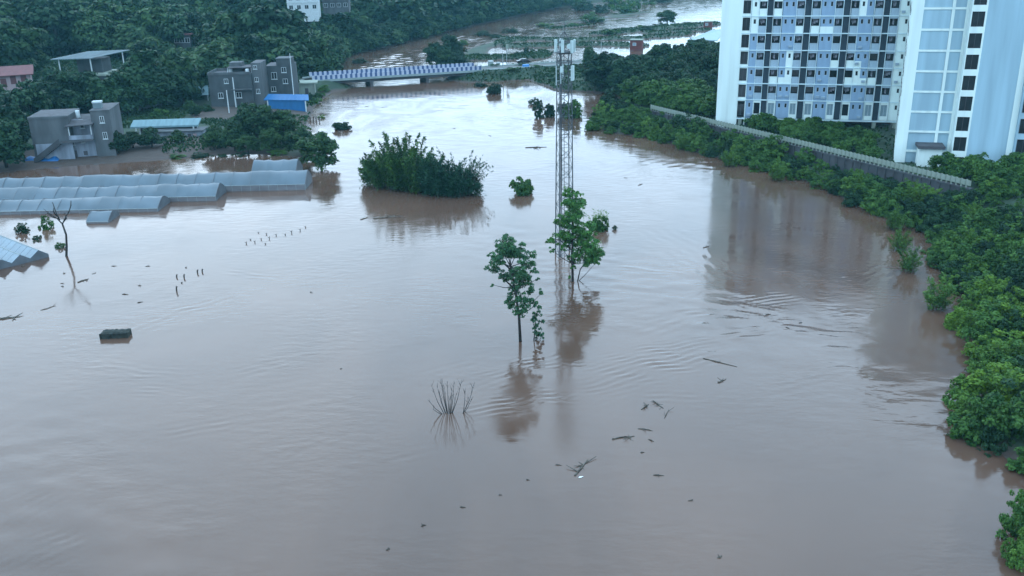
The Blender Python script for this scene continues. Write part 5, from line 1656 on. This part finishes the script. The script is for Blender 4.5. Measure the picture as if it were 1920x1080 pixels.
for br in ([(117, 420), (108, 408), (95, 398), (86, 388)], [(117, 420), (124, 408), (133, 393), (139, 381)], [(112, 413), (103, 398), (95, 381)], [(110, 410), (100, 406), (92, 398)], [(128, 400), (131, 388), (130, 378)], [(106, 405), (102, 396), (104, 388)], [(120, 415), (126, 408), (124, 398)]):
    MB().tube([DW(x, y, 0.25 * i * (1 if br[1][0] % 2 else -1)) for i, (x, y) in enumerate(br)], [0.09, 0.07, 0.045, 0.02][:len(br)], 6).build('branch', 'bark_dark', dt_, True)

# bamboo island
def plume_mesh(name, ells, nplume, hmin, hmax, leaf, mat, seed, lean=0.35, nl=60, wid=1.0):
    rng = np.random.default_rng(seed)
    parts = []
    culms = MB()
    for k in range(nplume):
        ex, ey, rx, ry, hs = ells[rng.integers(len(ells))]
        a = rng.uniform(0, 6.28)
        f = math.sqrt(rng.random())
        ox, oy = ex + rx * f * math.cos(a), ey + ry * f * math.sin(a)
        h = rng.uniform(hmin, hmax) * hs * (1.05 - 0.45 * f ** 2)
        out = np.array([math.cos(a), math.sin(a)]) * f * lean * h + rng.normal(0, 0.06 * h, 2)
        s = np.linspace(0, 1, 9)
        path = np.stack([ox + out[0] * s ** 2, oy + out[1] * s ** 2, h * (s - 0.22 * f * s ** 3)], 1)
        if k % 3 == 0:
            culms.tube(path[:7], [0.05, 0.05, 0.045, 0.04, 0.03, 0.025, 0.02], 5)
        n = int(nl * h / hmax)
        u = rng.uniform(0.10, 1.0, n)
        idx = np.clip((u * 8).astype(int), 0, 7)
        fr_ = (u * 8 - idx)[:, None]
        c = path[idx] * (1 - fr_) + path[idx + 1] * fr_
        wdt = (0.48 * (1 - u) ** 0.5 + 0.10)[:, None] * wid
        off = rng.normal(size=(n, 3)) * wdt * np.array([1, 1, 0.5])
        c = c + off
        c[:, 2] = np.maximum(c[:, 2], 0.05)
        tan = path[idx + 1] - path[idx]
        tan = tan / np.linalg.norm(tan, axis=1, keepdims=True)
        di = tan * 0.55 + off / (np.linalg.norm(off, axis=1, keepdims=True) + 1e-6) * 0.6 + rng.normal(size=(n, 3)) * 0.3 + np.array([0, 0, -0.25])
        di = di / np.linalg.norm(di, axis=1, keepdims=True)
        sd = np.cross(di, rng.normal(size=(n, 3)) * 0.5 + np.array([0, 0, 1.0]))
        sd = sd / (np.linalg.norm(sd, axis=1, keepdims=True) + 1e-6)
        l_ = (leaf * rng.uniform(0.7, 1.3, n))[:, None]
        co = np.stack([c - di * l_ * 0.5, c + sd * l_ * 0.16, c + di * l_ * 0.6 + [0, 0, -0.04], c - sd * l_ * 0.16], 1).reshape(-1, 3)
        parts.append((co, np.clip(rng.normal(0.45, 0.26) + rng.normal(0, 0.1, n), 0, 1)))
    return leaf_mesh(name, parts, mat), culms.mesh('culms', 'bark')
p = G(755, 362)
bam = thing('bamboo_clump', (p[0] + 0.3, p[1] + 4, 0), 0, 'big dome of arching green bamboo, left part of the drowned islet', 'bamboo')
me, cu = plume_mesh('foliage', [(0, 0, 7.2, 4.6, 1.0), (-1.5, 0.5, 5, 3.5, 1.12), (-5.2, 3.5, 3.6, 3, 0.74), (3, -3, 3.5, 2.6, 0.72)], 250, 4.4, 9.4, 0.62, 'leaf_bamboo', 51, 0.34, 210, 0.72)
link(bpy.data.objects.new('foliage', me), bam)
link(bpy.data.objects.new('culms', cu), bam)
p = G(850, 372)
bam2 = thing('bamboo_clump', (p[0], p[1] + 3.4, 0), 0, 'darker feathery bamboo clump, right part of the drowned islet', 'bamboo')
me, cu = plume_mesh('foliage', [(-1.0, 0, 4.6, 3.6, 0.9), (1.2, -1, 3.8, 2.6, 0.62), (-3.5, 0.5, 3, 3, 1.0)], 190, 3.8, 7.4, 0.60, 'leaf_bamboo_dark', 52, 0.34, 150)
link(bpy.data.objects.new('foliage', me), bam2)
link(bpy.data.objects.new('culms', cu), bam2)
me, cu = plume_mesh('plumes', [(-0.2, 1.0, 3.4, 2.4, 1.0), (2.6, 0, 2.0, 2.0, 0.85)], 46, 6.0, 9.8, 0.50, 'leaf_bamboo_dark', 53, 0.60, 80, 0.40)
link(bpy.data.objects.new('plumes', me), bam2)
link(bpy.data.objects.new('plume_culms', cu), bam2)
bam.scale = (0.86, 0.86, 0.97)
bam2.scale = (0.86, 0.86, 0.92)

# shrubs drowned here and there
def S(fam, bx, by, w, h, label, seed=0, leafm=None, group=None, wide=1.0):
    p = G(bx, by)
    o = place('shrub', fam, None, (p[0], p[1] + w * 0.25, -0.2), seed * 1.3, (w / 4.4, w / 4.4 * wide, (h + 0.2) / 2.7))
    return tag(o, label, 'shrub', group)
S(dome_bank[0], 977, 366, 4.6, 3.0, 'small bushy shrub alone in the water right of the bamboo islet', 1)
S(dome_bank[1], 1127, 434, 2.7, 2.3, 'low leafy bush just right of the tree before the mast', 2)
S(dark_shrubs[1], 1153, 431, 0.9, 0.7, 'tiny leafy tuft beside the low bush right of the mast', 3)
S(dome_dark[0], 925, 177, 5.0, 3.2, 'dark domed shrub in the water below the bridge end', 4)
S(dome_dark[1], 901, 163, 4.4, 1.3, 'flat dark shrub in the water left of the domed shrub', 5)
S(dome_dark[1], 640, 244, 4.4, 2.0, 'low dark shrub in the water near the left bank', 6)
S(dome_bank[0], 1110, 246, 3.8, 2.4, 'pointed shrub at the edge of the right thicket near the mast', 7)
S(dark_shrubs[1], 1010, 222, 3.2, 4.8, 'ragged tall shrub in the water left of the mast', 8)
S(dome_dark[1], 1030, 220, 2.8, 3.6, 'narrow dark shrub in the water close behind the mast', 9)
S(dark_shrubs[0], 1000, 196, 3.5, 1.8, 'low drooping shrub in the water farther left of the mast', 10)
S(dome_bank[1], 1075, 222, 5.4, 4.6, 'rounded shrub in the water right behind the mast', 11)
S(dome_dark[0], 1058, 219, 4.0, 3.8, 'dark shrub in the water between the mast and the rounded shrub', 12)
S(bank_shrubs[0], 85, 430, 2.3, 2.0, 'yellowish bush in the water behind the dead tree', 13)
S(dark_shrubs[3], 40, 438, 2.2, 1.6, 'dark bush in the water left of the dead tree', 14)
S(bank_shrubs[5], 110, 465, 1.6, 0.7, 'sunken leafy tuft at the foot of the dead tree', 15, wide=1.6)
S(dark_shrubs[1], 65, 452, 3.4, 0.5, 'low sunken line of weeds beside the glasshouse', 16, wide=0.5)
S(fresh_shrubs[1], 603, 222, 2.2, 0.8, 'pale grassy tuft at the left water edge', 17)
T(dark_trees[2], 820, 122, 7.5, 'left dark tree of the islet upstream of the bridge', 0.2, href=8)
T(dark_trees[0], 845, 118, 9.5, 'tallest dark tree of the islet upstream of the bridge', 0.2, href=8)
T(near_trees[2], 838, 124, 5.5, 'front bushy tree of the islet upstream of the bridge', 0.2, w=1.3)
T(dark_trees[3], 858, 125, 5.0, 'right low tree of the islet upstream of the bridge', 0.2, w=1.3, href=8)
for i, (bx, by, w, h) in enumerate([(672, 118, 6, 2.0), (930, 72, 7, 2), (905, 68, 8, 2.5), (955, 62, 9, 2.5), (867, 84, 6, 2), (1020, 50, 9, 2), (1080, 50, 8, 2), (1110, 42, 14, 5), (1165, 26, 14, 8), (1185, 22, 12, 7), (1090, 20, 16, 7), (1130, 24, 12, 5), (1215, 58, 8, 2.2), (1240, 52, 9, 2.4), (1290, 50, 10, 2.2),
                                    (1145, 66, 8, 3), (1205, 54, 7, 2), (1150, 14, 16, 9), (1075, 12, 18, 9), (1210, 8, 16, 7), (1240, 5, 14, 6), (975, 108, 5, 2.4), (990, 104, 4, 3.0)]):
    S((dark_shrubs + bank_shrubs)[i % 10], bx, by, w, h, 'dark bush standing in the flooded fields upstream', i, group='bushes in the flooded fields upstream')
for i, (bx, by) in enumerate([(925, 134), (960, 140), (1010, 135), (1060, 145), (1085, 150), (1110, 158), (1040, 150), (980, 132), (1120, 140), (1090, 136), (1140, 165)]):
    p = G(bx, by, 1.0)
    o = place('shrub', (bank_shrubs + dark_shrubs)[i % 10], None, (p[0], p[1], hz(p[0], p[1]) - 0.3), i, (1.1, 1.1, 0.45))
    tag(o, 'low weedy bush on the grassy road bank', 'shrub', 'weeds on the road bank')
rg = random.Random(8)
for i, (bx, by, w, h) in enumerate([(572, 250, 3.5, 2.5), (560, 272, 4, 2.4), (590, 296, 3, 2), (590, 190, 3.5, 1.8), (600, 178, 3.5, 2.0), (607, 170, 4, 2.2), (585, 185, 3, 2.4), (450, 285, 4, 1.0), (410, 287, 4, 0.9), (370, 288, 4.5, 1.0), (330, 290, 4, 0.8), (520, 284, 4, 1.2), (350, 196, 4, 2), (370, 195, 4, 2.2), (460, 222, 4.5, 2.5), (300, 225, 5, 2), (385, 215, 4, 2)]):
    p = G(bx, by, 0.6)
    o = place('shrub', (bank_shrubs + dark_shrubs)[i % 10], None, (p[0], p[1], hz(p[0], p[1]) - 0.25), i * 1.7, (w / 4.4, w / 4.4, h / 2.6))
    tag(o, 'low green bush on the muddy left bank', 'shrub', 'low bushes on the left bank')
for i, (bx, by, w, h) in enumerate([(1918, 1030, 3.0, 3.0), (1935, 985, 2.6, 2.6), (1900, 1058, 1.8, 1.6), (1945, 1075, 3.0, 2.6)]):
    S((bank_shrubs + lush_shrubs)[i * 2], bx, by, w, h, 'leafy bush standing apart in the bottom right corner', i, group='bushes apart in the bottom right corner')
# feathery cane tufts breaking the line of the right bank thicket
cane, cane_culm = plume_mesh('cane', [(0, 0, 1.0, 1.0, 1.0)], 26, 2.6, 4.6, 0.42, 'leaf_lush', 71, 0.45, 80, 0.45)
for i, (x, y) in enumerate([(49, 112), (47, 104), (52, 121), (57, 128), (45, 92), (45.5, 84), (40.5, 69), (53, 137), (61, 118), (44, 150), (38.5, 161), (33, 176), (44, 76), (55, 108)]):
    t = thing('cane_tuft', (x, y, max(hz(x, y), 0)), i * 0.9, 'feathery cane tuft standing out of the right bank thicket', 'cane', 'cane tufts in the right bank thicket')
    t.scale = (0.75 + 0.05 * (i % 5),) * 3
    place('culms', cane_culm, t)
    place('foliage', cane, t)
# reeds beside the mast base
rd_parts = []
rng = np.random.default_rng(77)
p = G(1120, 425)
for k in range(60):
    c = np.array([rng.normal(0, 0.7), rng.normal(0, 0.4), 0])
    h = rng.uniform(1.2, 2.6)
    dr = rng.normal(0, 0.25, 2)
    u = np.linspace(0.05, 1, 7)[:, None]
    pts_ = c + np.concatenate([u ** 2 * dr[0] * h, u ** 2 * dr[1] * h, u * h], 1)
    rd_parts.append(leaves(pts_, rng.normal(size=(7, 3)) * [1, 1, 0.15], 0.10, 4.0, rng, rng.uniform(0, 1, 7)))
tag(place('reed_clump', leaf_mesh('reed_clump', rd_parts, 'leaf_reed'), None, (p[0], p[1], -0.1)), 'wispy pale reeds behind the low bush right of the mast', 'reeds')

# ------------------------------------------------------------------ afloat
p = G(215, 634)
bx_ = thing('floating_crate', (p[0], p[1], 0), math.radians(4), 'dark oblong crate drifting alone on the open water', 'crate')
b = MB()
rn = random.Random(2)
nx, ny = 14, 6
def crate_h(i, j):
    return 0.62 + rn.uniform(-0.06, 0.06) - (0.12 if i in (0, nx) or j in (0, ny) else 0)
top = [[(-1.4 + 2.8 * i / nx + rn.uniform(-0.03, 0.03), -0.1 + 1.2 * j / ny + rn.uniform(-0.03, 0.03), crate_h(i, j)) for i in range(nx + 1)] for j in range(ny + 1)]
for j in range(ny + 1):
    b.v += top[j]
for j in range(ny):
    for i in range(nx):
        a = j * (nx + 1) + i
        b.f.append((a, a + 1, a + nx + 2, a + nx + 1))
edge = [j * (nx + 1) for j in range(ny, -1, -1)] + list(range(1, nx + 1)) + [(j + 1) * (nx + 1) + nx for j in range(ny)] + [ny * (nx + 1) + i for i in range(nx - 1, 0, -1)]
lo = len(b.v)
for e in edge:
    v = b.v[e]
    b.v.append((v[0] * 1.01, v[1] + rn.uniform(-0.05, 0.02), -0.3))
for k in range(len(edge)):
    k2 = (k + 1) % len(edge)
    b.f.append((edge[k], lo + k, lo + k2, edge[k2]))
b.build('body', 'crate', bx_)
for x in (-1.36, -0.5, 0.45, 1.32):
    MB().box(x - 0.06, x + 0.06, -0.2, -0.09, -0.2, 0.58).build('batten', 'crate', bx_)
MB().box(-1.43, 1.43, -0.17, -0.08, 0.44, 0.58).build('rail', 'crate', bx_)
def drift(label, a, b_, r=0.07, seed=0, group=None, name='drift_branch', forks=2, m='drift'):
    rn = random.Random(seed)
    pa, pb = G(*a), G(*b_)
    o = (pa + pb) / 2
    t = MB()
    q = [pa - o, (pa * 0.6 + pb * 0.4) - o + np.array([rn.uniform(-0.1, 0.1), rn.uniform(-0.1, 0.1), 0.04]), pb - o]
    t.tube(q, [r, r * 0.9, r * 0.5], 6)
    L = np.linalg.norm(pb - pa)
    for k in range(forks):
        f = rn.uniform(0.2, 0.9)
        s_ = q[0] * (1 - f) + q[2] * f
        t.tube([s_, s_ + np.array([rn.uniform(-0.4, 0.4) * L, rn.uniform(-0.4, 0.4) * L, rn.uniform(-0.02, 0.25)])], [r * 0.6, r * 0.25], 5)
    ob = t.build(name, m)
    ob.location = (o[0], o[1], 0.01)
    return tag(ob, label, 'driftwood', group)
drift('forked branch drifting low in the right foreground', (1148, 824), (1190, 818), 0.06, 1, forks=7)
drift('slanting branch drifting with a white bottle at its end', (1078, 892), (1102, 862), 0.08, 2, forks=7)
drift('long thin branch lying at the end of the ripples', (1318, 672), (1382, 688), 0.05, 3)
drift('knot of twigs right of the long ripples', (1346, 718), (1360, 712), 0.06, 4, forks=8)
drift('upright stick drifting near the upper twig tangle', (1246, 784), (1254, 768), 0.035, 5)
drift('curled twig tangle, upper left of the drifting cluster', (1203, 768), (1216, 758), 0.06, 6, forks=9)
drift('twig tangle, upper right of the drifting cluster', (1226, 752), (1244, 766), 0.05, 7, forks=9)
drift('small twig below the upper twig tangle', (1196, 804), (1224, 808), 0.04, 8, forks=3)
drift('little twig right of the forked branch', (1216, 824), (1226, 828), 0.04, 9)
drift('dark log fragment floating by the lone shrub', (700, 410), (760, 406), 0.12, 10, forks=5)
drift('short dark branch afloat left of the bamboo reflection', (676, 412), (690, 408), 0.08, 11)
drift('dark drift line left of the mast near the far water', (985, 277), (1025, 276), 0.12, 12, forks=4)
drift('long dark branch at the left edge of the water', (-10, 600), (38, 594), 0.12, 13, forks=6)
drift('short dark branch between the dead tree and the crate', (146, 530), (166, 523), 0.09, 14, forks=3)
drift('pale thin stick afloat left of the crate', (76, 582), (104, 573), 0.04, 15)
drift('horizontal twig right of the forked branch, lower', (1225, 891), (1245, 892), 0.05, 16)
for i, (x, y) in enumerate([(796, 986), (726, 1030), (1352, 1044), (990, 900), (938, 930), (868, 950), (1296, 938), (1204, 850), (640, 690), (585, 548), (44, 500), (213, 499), (176, 513), (116, 531), (116, 536), (236, 554), (262, 536), (262, 567), (120, 513), (278, 499), (1048, 871), (1500, 605), (1480, 615), (1325, 463), (1175, 332), (1200, 346), (690, 200), (720, 201), (850, 242), (630, 278), (920, 255), (300, 296), (236, 302), (1440, 590)]):
    q_ = random.Random(i)
    drift('tiny dark scrap of drift on the open water', (x - q_.uniform(1, 7), y + q_.uniform(-2, 2)), (x + q_.uniform(1, 6), y + q_.uniform(-2, 2)), q_.uniform(0.03, 0.06), 40 + i, 'scattered scraps of drift', 'drift_scrap', q_.randint(0, 3))
p = G(1089, 895)
bo = thing('floating_bottle', (p[0], p[1], 0.02), 0.5, 'tiny white bottle floating by the slanting branch', 'bottle')
MB().tube([(-0.16, 0, 0), (-0.14, 0, 0), (0.05, 0, 0), (0.11, 0, 0), (0.16, 0, 0)], [0.04, 0.06, 0.06, 0.03, 0.025], 10).build('body', 'bottle', bo, True)
MB().tube([(0.16, 0, 0), (0.19, 0, 0)], 0.03, 8).build('cap', 'bottle', bo)
# thin stakes breaking the surface
stk = [(331, 520, 510), (345, 521, 508), (370, 512, 500), (379, 510, 499), (331, 546, 528), (340, 531, 527), (348, 502, 499)]
for x, y0_, y1_ in stk:
    p = G(x, y0_)
    h = (y0_ - y1_) * p[1] / FPX * 0.6
    o = MB().tube([(0, 0, -0.5), (0.03, 0, h * 0.5), (0.06, 0.02, h)], [0.07, 0.085, 0.05], 6).tube([(0.02, 0, h * 0.6), (0.18, 0.05, h * 0.9)], [0.05, 0.03], 5).build('stake', 'bark_dark')
    o.location = (p[0], p[1], 0)
    tag(o, 'dark stub of a stake poking from the water above the crate', 'stake', 'stakes in the water above the crate')
for i, (x, y0_) in enumerate([(470, 450), (478, 455), (490, 450), (498, 458), (505, 448), (518, 442), (535, 441), (547, 437), (563, 433), (573, 427), (485, 437), (462, 457), (500, 440)]):
    p = G(x, y0_)
    h = 0.2 + 0.2 * ((i * 37) % 10) / 10
    o = MB().tube([(0, 0, -0.5), (0, 0, h * 0.5), (0.08, 0.02, h)], [0.05, 0.06, 0.03], 6).tube([(0, 0, h * 0.5), (-0.2, 0, h * 0.7)], [0.04, 0.02], 5).build('stake', 'twig')
    o.location = (p[0], p[1], 0)
    tag(o, 'small stub in the slanting row below the greenhouses', 'stake', 'row of stubs below the greenhouses')
for i, x in enumerate((582, 588, 593, 599)):
    p = G(x, 227)
    o = MB().tube([(0, 0, -0.5), (0, 0, 0.9)], 0.12, 6).tube([(-0.2, 0, 0.9), (0.2, 0, 0.95)], 0.08, 5).build('stake', 'bark_dark')
    o.location = (p[0], p[1], 0)
    tag(o, 'dark stub in the group of four by the left bank', 'stake', 'four stubs by the left bank')

# ------------------------------------------------------------------ haze
hzm = bpy.data.materials.new('haze')
hzm.use_nodes = True
t = hzm.node_tree
for n in list(t.nodes):
    if n.type != 'OUTPUT_MATERIAL':
        t.nodes.remove(n)
pv = t.nodes.new('ShaderNodeVolumePrincipled')
pv.inputs['Color'].default_value = (0.25, 0.66, 0.80, 1)
pv.inputs['Density'].default_value = HAZE_D = 0.00015
t.links.new(pv.outputs[0], t.nodes['Material Output'].inputs['Volume'])
hb = MB().box(-2600, 2600, -2600, 2600, -3.2, 190).build('haze', hzm)
tag(hb, 'thin bluish air haze over the whole valley', 'haze', kind='stuff')
